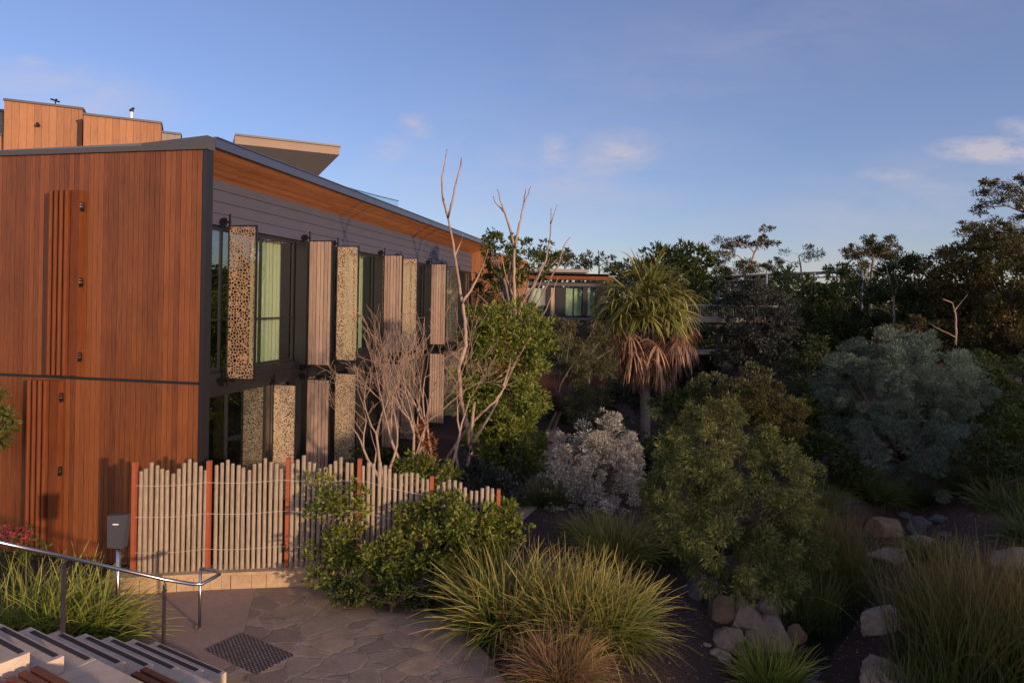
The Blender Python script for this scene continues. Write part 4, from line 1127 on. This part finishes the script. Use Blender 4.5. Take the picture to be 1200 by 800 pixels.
# far woodland beyond everything
rng = np.random.default_rng(5); mb = MB()
bl = []
for px in range(480, 1400, 30):
    Y = 62+rng.random()*8; bl.append(blob(px+rng.normal()*6, 352+rng.normal()*3, 30, 24, Y, 2)); bl.append(blob(px, 385, 34, 26, Y-1, 2)); bl.append(blob(px, 412, 34, 20, Y-3, 2))
crown(mb, rng, bl, .6, .28, 3.0, .3)
tag(mb.build('far_woodland', M['leaf_dark']), 'distant mass of dark trees closing the view behind the garden', 'woodland', kind='stuff')

# garden shrubs filling
sh = [('round_shrub','dark shaded shrub between the palm trunk and the drooping tree',790,20,[(805,485,30,28),(825,468,28,24),(795,508,18,14)],'leaf_mid','grey'),
      ('round_shrub','pale sage shrub at the foot of the palm',745,26,[(745,465,26,16),(775,470,24,18)],'leaf_greyd',''),
      ('round_shrub','bluish dark shrub with rounded leaves behind the fence end',565,14.6,[(560,560,28,18),(590,570,22,16),(545,545,20,18)],'leaf_greyd',''),
      ('round_shrub','yellow green shrub with a reddish top at the foot of the bare stems',490,13.2,[(488,548,22,18),(470,555,18,14),(515,560,24,16)],'leaf_vine',''),
      ('round_shrub','low dark green shrub beside the garden path',662,17.0,[(655,560,20,18),(648,590,22,14)],'leaf_dark',''),
      ('round_shrub','dark shrub along the far side of the garden path',690,24.0,[(690,480,26,24),(715,500,22,20)],'leaf_dark',''),
      ('round_shrub','low green shrub under the bright green tree',610,16.5,[(612,535,22,20),(585,550,24,16)],'leaf_mid',''),
      ('round_shrub','shaded shrub behind the reeds on the far creek bank',960,18.0,[(965,535,36,30),(1000,545,26,20)],'leaf_dark',''),
      ('round_shrub','dark shrub under the blue green shrub on its right',1150,17.0,[(1150,540,34,24),(1190,560,34,26)],'leaf_dark',''),
      ('round_shrub','mid green bush behind the blue green shrub at its right shoulder',1150,21.5,[(1150,470,32,34),(1170,440,26,24),(1130,510,24,26)],'leaf_mid',''),
      ('round_shrub','dark bush below the right edge trees above the bank grasses',1205,18.5,[(1200,520,34,34),(1175,550,24,20),(1215,570,26,22)],'leaf_mid',''),
      ('round_shrub','dark green bush filling the gap left of the blue green shrub',955,19.5,[(945,510,30,34),(965,480,24,26),(930,540,26,26)],'leaf_mid',''),
      ('round_shrub','olive bush behind the top of the broad drooping tree',870,18.5,[(860,470,26,22),(835,455,24,22),(885,450,20,24)],'leaf_fine',''),
      ('round_shrub','leafy green bush between the palm trunk and the white shrub',775,18,[(770,540,22,26),(790,520,18,20)],'leaf_mid',''),
      ('round_shrub','dark bush at the foot of the maroon wall',650,26,[(645,490,18,16),(665,478,16,14)],'leaf_dark',''),
      ('round_shrub','low dark bush along the base of the lodge behind the bare shrubs',460,15.5,[(430,545,26,14),(465,535,24,14)],'leaf_dark','')]
for nm, lb, px, Y, bl, lfm, _ in sh:
    plant(nm, lb, 'shrub', gz(px, Y), [blob(a_, b_, c_, d_, Y) for a_, b_, c_, d_ in bl], lfm, .006*Y, .0026*Y, 2.5, tr=.04, foliage='foliage', stem='stems', clump=.24, group='filler shrubs around the garden')
rb = thing('red_leaved_shrub', 'small shrub with dark red new leaves among the bare stems', 'shrub', gz(497, 13.6)); mb = MB(); rng = np.random.default_rng(9)
crown(mb, rng, [blob(497,508,11,16,13.6), blob(505,525,12,10,13.6)], .07, .025, 1.4); mb.build('foliage', M['leaf_red'], rb, world=True)
mb = MB(); mb.tube([gz(497, 13.6), at(498, 520, 13.6)], [.02, .01], 5); mb.build('stems', M['bark'], rb, world=True)

# vine and hedge on the fence
vn = thing('climbing_vine', 'bright green climber spilling over the fence with arching shoots', 'climber', gz(385, 10.2)); rng = np.random.default_rng(21); mb = MB()
crown(mb, rng, [blob(385,585,24,18,10.35,.18), blob(378,562,20,7,10.4,.12), blob(405,605,26,24,10.3,.2), blob(372,600,14,12,10.35,.12), blob(395,640,34,24,10.2,.25), blob(375,655,16,18,10.2,.2), blob(420,575,14,12,10.4,.1),blob(400,668,40,18,10.1,.3)],
      .07, .034, 2.2, .3, .3); mb.build('foliage', M['leaf_vine'], vn, world=True)
mb = MB()
for k in range(16):
    a_ = at(rng.uniform(375, 420), 690, 10.2); limb(mb, rng, a_, at(rng.uniform(358, 430), rng.uniform(565, 640), 10.3), .012, .004, .1, 6, 5)
mb.build('stems', M['bark'], vn, world=True)
plant('leafy_hedge_shrub', 'bright green leafy shrub piled against the right half of the fence', 'shrub', gz(500, 10.3), [
    blob(455,655,34,26,10.1,.35), blob(500,640,42,32,10.3,.4), blob(545,620,42,32,10.4,.4), blob(580,618,34,26,10.6,.4), blob(560,655,40,32,10.3,.4), blob(590,600,20,14,10.7,.3), blob(480,605,20,16,10.5,.15), blob(520,590,22,12,10.5,.2)],
    'leaf_vine', .07, .034, 3.0, tr=.03, foliage='foliage', stem='stems', clump=.2, multi=3)
plant('leafy_hedge_shrub', 'low dark green shrub at the edge of the paving under the hedge', 'shrub', gz(450, 9.9), [
    blob(430,680,46,20,9.95,.35), blob(480,690,46,18,9.85,.35), blob(530,685,30,20,9.9,.35), blob(410,695,24,12,9.8,.2)],
    'leaf_mid', .065, .032, 2.4, tr=.03, foliage='foliage', stem='stems', clump=.22, multi=2)
# branch intruding at the left edge
lb = at(-70, 640, 11.0); 
plant('leafy_shrub_tree', 'dark green leafy branch reaching in at the left edge', 'tree', (lb.x, lb.y, 0), [
    blob(-8,505,24,22,11.2,.2), blob(-4,462,12,10,11.2,.15), blob(-40,490,34,44,11.1,.3)], 'leaf_mid', .075, .03, 2.2, tr=.04, clump=.24)
fl = thing('pink_flower_shrub', 'low shrub with pink flower heads against the boarded wall at left', 'shrub', gz(15, 9.8)); mb = MB(); rng = np.random.default_rng(31)
crown(mb, rng, [blob(5,635,14,10,9.8,.2), blob(30,628,14,8,9.8,.2), blob(38,650,16,14,9.8,.2), blob(0,660,30,16,9.7,.3)], .05, .022, 1.6, .3); mb.build('foliage', M['leaf_mid'], fl, world=True)
for q_ in [(3,622,7,6),(18,624,9,5),(33,622,6,5),(28,634,6,4),(8,636,5,4)]:
    mb = MB(); crown(mb, rng, [blob(*q_,9.7,.1)], .035, .02, 1.8, .35); mb.build('flower_head', M['flower_pink'], fl, world=True)

# grass tufts
gg = 'strappy grass clumps'
tuft('grass_clump', 'lush green strappy grass clump behind the handrail at left', gz(62, 8.6), 'grass_lush', 1000, 1.2, .017, .32, .05, 1.15, .9, group=gg)
tuft('grass_clump', 'green grass clump between the handrail and the card reader post', gz(108, 8.75), 'grass_lush', 600, 1.1, .016, .22, .05, 1.2, .9, group=gg)
tuft('grass_clump', 'strappy grass clump cut by the left edge behind the handrail', gz(5, 8.4), 'grass_lush', 700, 1.2, .017, .3, .05, 1.1, .9, group=gg)
b1 = Vector((*G0(592, 745), 0)); 
tuft('grass_clump', 'large arching green grass clump at the paving edge with pale tips', b1+Vector((0, .15, 0)), 'grass', 1100, 1.25, .019, .3, .03, 1.05, .75, group=gg)
tuft('grass_clump', 'tall pale tipped grass clump in front of the white shrub', Vector((*G0(668, 748), 0)), 'grass', 1000, 1.25, .018, .28, .02, .8, .7, group=gg)
tuft('grass_clump', 'wide grass clump spreading over the mulch to the right', Vector((*G0(706, 752), 0)), 'grass', 1000, 1.15, .018, .28, .05, 1.1, .85, group=gg)
tuft('grass_clump', 'fine brownish drooping grass mound at the bottom centre', Vector((*G0(655, 800), 0)), 'grass_brown', 2600, .85, .007, .2, .1, 1.35, 1.2, group=gg)
tuft('grass_clump', 'shaded green grass clump between the white shrub and the pale tipped clump', Vector((*G0(722, 655), 0)), 'grass', 900, .9, .014, .4, .05, .9, .7, group=gg)
tuft('grass_clump', 'green grass clump cut by the bottom edge in front of the rocks', gnd(905, 812), 'grass_lush', 700, .85, .016, .22, .05, .95, .6, group=gg)
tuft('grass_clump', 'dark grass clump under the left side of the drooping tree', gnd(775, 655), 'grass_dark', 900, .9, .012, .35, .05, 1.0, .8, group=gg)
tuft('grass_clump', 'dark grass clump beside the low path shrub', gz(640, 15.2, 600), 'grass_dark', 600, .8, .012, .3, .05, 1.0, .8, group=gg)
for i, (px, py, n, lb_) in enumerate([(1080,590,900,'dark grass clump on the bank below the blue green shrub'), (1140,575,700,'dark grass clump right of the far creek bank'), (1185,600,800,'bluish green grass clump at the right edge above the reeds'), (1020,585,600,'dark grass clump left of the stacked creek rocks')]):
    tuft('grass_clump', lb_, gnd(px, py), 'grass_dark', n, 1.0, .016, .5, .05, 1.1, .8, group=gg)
# reeds
rg = 'reed beds beside the creek'
def reedbed(label, px, py, w, d, n, L, mat='reed'):
    b = gnd(px, py); seedc[0] += 1; rng = np.random.default_rng(seedc[0])
    P = np.stack([b.x+w*(rng.random(n)-.5)+rng.normal(size=n)*w*.12, b.y+d*(rng.random(n)-.5), np.zeros(n)], 1)
    P[:, 2] = [H(x, y)-.03 for x, y in P[:, :2]]
    D = np.stack([rng.normal(size=n)*.19, rng.normal(size=n)*.19, np.ones(n)], 1)
    mb = MB(); ribbons(mb, rng, P, D, L*(.35+.7*rng.random(n)**.7), .010*(.5+.9*rng.random(n)), .12+1.5*rng.random(n)**5, 5)
    o = mb.build('reed_clump', M[mat]); o.data.transform(Matrix.Translation(-b)); o.location = b
    return tag(o, label, 'reeds', rg)
reedbed('tall rusty tipped reed clump left of the stacked creek rocks', 968, 700, .95, 1.3, 2300, 1.75)
reedbed('wide rusty tipped reed clump at the right bottom corner', 1165, 790, 1.75, 1.4, 3400, 1.75)
reedbed('dark green reed clump between the drooping tree and the creek', 935, 735, .8, 1.0, 1300, 1.2, 'grass_dark')
reedbed('short dark reed clump at the bottom right beside the water', 1075, 810, .8, .6, 600, .5, 'grass_dark')

# rocks
def rk(px, py, wpx, hpx, mat, lb_, dz=.0, fl=1.0, Y=None, rot=0, name='rock'):
    b = gnd(px, py) if Y is None else at(px, py, Y); s = b.y/F
    kk_ = .64 if px < 1000 else .56; rx = wpx*s*kk_; rzv = hpx*s*kk_*(.95 if px < 1000 else .8)
    return rock(lb_, (b.x, b.y, b.z+rzv*(.45 if px < 1000 else .28)+dz), (rx, rx*.85, rzv), mat, rot, name=name)
rk(850,722,40,30,'rock_ochre','ochre tinted rock at the back left of the rock pile',rot=.3)
rk(872,738,44,38,'rock','brown angular rock in the middle of the rock pile',rot=1.0)
rk(855,757,42,34,'rock','rounded grey brown rock at the front left of the pile',rot=2)
rk(902,760,50,40,'rock','large rounded rock at the front of the pile',rot=.6)
rk(896,725,34,34,'rock_pale','pale angular rock on the right of the pile',rot=1.6)
rk(918,735,28,42,'rock_pale','tall pale wedge shaped rock at the right end of the pile',rot=.2)
rk(932,758,26,30,'rock_ochre','small ochre rock low on the right of the pile',rot=.2)
rk(820,695,44,26,'rock_dark','shaded dark rock beside the drooping tree trunk',rot=.8)
rk(884,702,22,20,'rock','small rock touching the lowest branches of the drooping tree',rot=.8)
for i, (px, py, w, lb_) in enumerate([(838,767,14,'small pale pebble left of the rock pile'),(850,775,20,'flat pebble under the front left rock'),(866,768,12,'tiny pebble between the two front rocks'),(828,758,9,'white pebble on the mulch'),(872,780,18,'grey pebble in front of the pile')]):
    rk(px, py, w, w*.6, 'rock_pale', lb_, rot=i, name='pebble')
rk(1040,628,56,46,'rock_ochre','large ochre boulder above the flat creek stone',rot=.5)
rk(1080,622,30,30,'rock_dark','wet dark rock right of the ochre boulder',rot=.5)
rk(1098,612,28,20,'rock_dark','small dark wet rock at the end of the creek stones',rot=1.5)
rk(1078,640,36,26,'rock','brown rock wedged under the dark wet rock',rot=2.5)
rk(1048,656,74,15,'rock_pale','long flat pale stone lying across the creek',rot=-.1)
rk(1034,735,66,46,'rock_pale','pale slab rock above the water at the bottom right',rot=.4)
rk(1040,800,84,46,'rock','broad rounded boulder cut by the bottom edge',rot=.4)
rk(1192,665,56,50,'rock','grey rock half hidden behind reeds at the right edge',rot=.4)
rk(1160,585,40,20,'rock','low rock on the far bank below the blue green shrub',rot=.4)
for i, (px, py) in enumerate([(1060,606),(1020,640),(1108,628)]):
    rk(px, py, 18, 12, 'rock_dark', ['small dark stone behind the ochre boulder','small dark stone left of the ochre boulder','small dark stone near the reeds'][i], rot=i, name='pebble')

# loose leaf litter and bark chips on the mulch
rng = np.random.default_rng(55); P = []
while len(P) < 26000:
    y = rng.uniform(7.5, 24); x = rng.uniform(.2, 13); 
    if y < 11.2 and x < .9: continue
    P.append((x, y, H(x, y)+.012))
P = np.array(P); D = rng.normal(size=P.shape)*np.array([1, 1, .25]); mb = MB()
leaves(mb, rng, P, D, .02+.07*rng.random(len(P))**2.5, .010+.018*rng.random(len(P)), .1)
M['litter'] = m_leaf('leaf_litter', (.03,.02,.016), (.11,.07,.055), (.36,.27,.21), 0, .8, 3)
tag(mb.build('leaf_litter', M['litter']), 'scattered dry leaves and bark chips on the mulch', 'leaf litter', kind='stuff')
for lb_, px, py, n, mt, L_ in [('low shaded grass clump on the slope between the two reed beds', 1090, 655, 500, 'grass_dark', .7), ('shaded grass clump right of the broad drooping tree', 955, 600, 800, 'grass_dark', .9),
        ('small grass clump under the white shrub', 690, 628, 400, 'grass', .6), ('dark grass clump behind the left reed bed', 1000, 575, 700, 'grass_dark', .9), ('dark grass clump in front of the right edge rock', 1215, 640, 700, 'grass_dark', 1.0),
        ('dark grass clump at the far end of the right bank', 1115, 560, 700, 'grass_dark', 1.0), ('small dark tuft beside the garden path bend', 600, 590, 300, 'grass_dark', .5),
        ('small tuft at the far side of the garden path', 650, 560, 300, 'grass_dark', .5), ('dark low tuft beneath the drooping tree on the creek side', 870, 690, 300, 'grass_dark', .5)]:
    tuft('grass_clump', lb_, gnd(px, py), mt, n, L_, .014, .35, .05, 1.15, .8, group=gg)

# unseen trees added behind the viewpoint to shade the lower garden
tg = 'unseen trees added for shade behind the viewpoint'
def backtree(label, x, y, top, r, low=0):
    seedc[0] += 1; rng = np.random.default_rng(seedc[0])
    t = thing('unseen_shade_tree', label, 'tree', (x, y, 0), group=tg)
    mb = MB(); bl = [(np.array([x+rng.normal()*.3*r, y+rng.normal()*.5, zc]), np.array([r, r*.7, 1.7])) for zc in np.arange(1.2, top-1.2, 2.0)]
    bl.append((np.array([x, y, top-1.6]), np.array([r*.8, r*.6, 1.6])))
    crown(mb, rng, bl, .5, .28, 3.2, .35, .2); mb.build('crown', M['leaf_mid'], t, world=True)
    tm = MB(); tm.tube([(x, y, -.1), (x, y, top*.8)], [.28, .1], 8); tm.build('trunk', M['bark'], t, world=True)
backtree('lowest unseen tree of the shade row behind the viewpoint', 28.5, -14, 5.9, 2.6)
backtree('second lowest unseen tree of the shade row behind the viewpoint', 32.5, -14, 6.4, 2.8)
backtree('third unseen tree of the shade row behind the viewpoint', 37, -14, 6.9, 3.0)
backtree('fourth unseen tree of the shade row behind the viewpoint', 41.5, -14, 7.8, 3.2)
backtree('fifth unseen tree of the shade row behind the viewpoint', 46.5, -14, 8.8, 3.6)
backtree('sixth unseen tree of the shade row behind the viewpoint', 52, -14, 9.6, 4.0)
backtree('seventh unseen tree of the shade row behind the viewpoint', 58.5, -14, 10.4, 4.4)
backtree('eighth unseen tree of the shade row behind the viewpoint', 65.5, -14, 11.6, 4.8)
backtree('tallest unseen tree of the shade row behind the viewpoint', 73, -14, 12.6, 5)

# ------------------------------------------------------------------ sky, sun, camera
SUN_EL = 7.5; SUN_AZ = 46.0     # azimuth: degrees to the right of straight behind the camera
to_sun = Vector((math.sin(R(SUN_AZ))*math.cos(R(SUN_EL)), -math.cos(R(SUN_AZ))*math.cos(R(SUN_EL)), math.sin(R(SUN_EL))))
ld = bpy.data.lights.new('sun', 'SUN'); ld.energy = 4.7; ld.angle = R(1.6); ld.color = (1, .69, .43)
lo = bpy.data.objects.new('sun', ld); C.objects.link(lo); lo.rotation_euler = to_sun.to_track_quat('Z', 'Y').to_euler()
W = bpy.data.worlds.new("World"); S.world = W; W.use_nodes = True; W.node_tree.nodes.clear(); k = NT(W.node_tree)
sky = k.n('ShaderNodeTexSky'); sky.sky_type = 'NISHITA'; sky.sun_disc = False; sky.sun_elevation = R(SUN_EL)
sky.sun_rotation = math.pi - R(SUN_AZ)
sky.air_density = 1.0; sky.dust_density = .25; sky.ozone_density = 3.0
tc = k.n('ShaderNodeTexCoord'); sx = k.n('ShaderNodeSeparateXYZ', {0: (tc, 'Generated')})
# cloud wisps: positions by direction (x/y, z/y)
yy = k.math('MAXIMUM', (sx, 'Y'), .05)
u = k.math('DIVIDE', (sx, 'X'), yy); v = k.math('DIVIDE', (sx, 'Z'), yy)
uv = k.n('ShaderNodeCombineXYZ', {0: u, 1: v, 2: 0.0})
def cloudmask(px, py, ru, rv, rot=0):
    a_, b_ = ray(px, py)
    mp = k.n('ShaderNodeMapping', {'Vector': uv, 'Location': (-a_, -b_, 0)}, vector_type='POINT')
    m2 = k.n('ShaderNodeMapping', {'Vector': mp, 'Rotation': (0, 0, rot)})
    m3 = k.n('ShaderNodeMapping', {'Vector': m2, 'Scale': (1/ru, 1/rv, 1)})
    ln = k.n('ShaderNodeVectorMath', {0: m3}, operation='LENGTH')
    g_ = k.math('SUBTRACT', 1.0, (ln, 'Value'), clamp=True); return k.math('POWER', g_, 1.1)
mpn = k.n('ShaderNodeMapping', {'Vector': uv, 'Scale': (5, 16, 1), 'Rotation': (0, 0, -.22)})
cn = k.n('ShaderNodeTexNoise', {'Vector': mpn, 'Scale': 1.3, 'Detail': 9.0, 'Roughness': .62, 'Distortion': .5})
mpn2 = k.n('ShaderNodeMapping', {'Vector': uv, 'Scale': (14, 30, 1)})
cn2 = k.n('ShaderNodeTexNoise', {'Vector': mpn2, 'Scale': 1.6, 'Detail': 8.0, 'Roughness': .6})
tot = None
for (px, py, ru, rv, rot, st, nz_) in [(1165,176,.11,.024,0,2.6,cn2), (488,148,.035,.022,.2,1.1,cn2), (455,176,.045,.028,-.3,.8,cn2), (725,180,.075,.040,-.2,1.1,cn2), (650,176,.03,.03,0,.9,cn2),
                           (60,108,.24,.06,.1,1.0,cn), (38,72,.03,.012,.1,.9,cn2), (1200,150,.05,.02,.1,1.2,cn2), (640,215,.38,.10,-.1,.55,cn), (1050,240,.42,.10,-.25,.50,cn), (1040,205,.06,.012,0,.9,cn2), (850,60,.8,.14,-.3,.22,cn)]:
    m_ = k.math('MULTIPLY', cloudmask(px, py, ru, rv, rot), k.math('MULTIPLY_ADD', nz_, 2.6, -.75, clamp=True))
    m_ = k.math('MULTIPLY', m_, st); tot = m_ if tot is None else k.math('ADD', tot, m_)
tot = k.math('MULTIPLY', k.math('MINIMUM', k.math('MULTIPLY', tot, .72), .7), k.math('GREATER_THAN', (sx, 'Y'), .1))
SKYS = .15
tint = k.mix(1.0, sky, (1.26, 1.06, 1.30), 'MULTIPLY')
tint = k.mix(1.0, tint, (.42, .38, .42), 'ADD')
cm = k.mix(tot, tint, (4.2, 3.7, 4.0))
# warm fill light added to the sunset half of the sky behind the viewpoint
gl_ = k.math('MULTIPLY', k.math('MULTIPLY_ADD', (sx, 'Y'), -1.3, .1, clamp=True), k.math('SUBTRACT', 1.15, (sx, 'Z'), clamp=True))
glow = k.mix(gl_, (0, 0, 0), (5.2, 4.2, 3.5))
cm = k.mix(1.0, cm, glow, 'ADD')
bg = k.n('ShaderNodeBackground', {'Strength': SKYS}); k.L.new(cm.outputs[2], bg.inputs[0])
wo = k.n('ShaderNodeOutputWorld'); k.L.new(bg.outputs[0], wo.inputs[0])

cd = bpy.data.cameras.new('camera'); cd.sensor_width = 36; cd.lens = 36*F/1200; cd.clip_end = 6000; cd.clip_start = .05
cd.shift_y = (HY-400)/1200
co = bpy.data.objects.new('camera', cd); C.objects.link(co)
co.matrix_world = Matrix.Translation((0, 0, EYE)) @ Matrix.Rotation(math.pi/2, 4, 'X') @ Matrix.Rotation(ROLL, 4, 'Z')
S.camera = co
S.view_settings.view_transform = 'Standard'; S.view_settings.look = 'None'; S.view_settings.exposure = 0; S.view_settings.gamma = 1
S.cycles.max_bounces = 8; S.cycles.transparent_max_bounces = 24; S.cycles.use_denoising = True
S.cycles.sample_clamp_indirect = 4
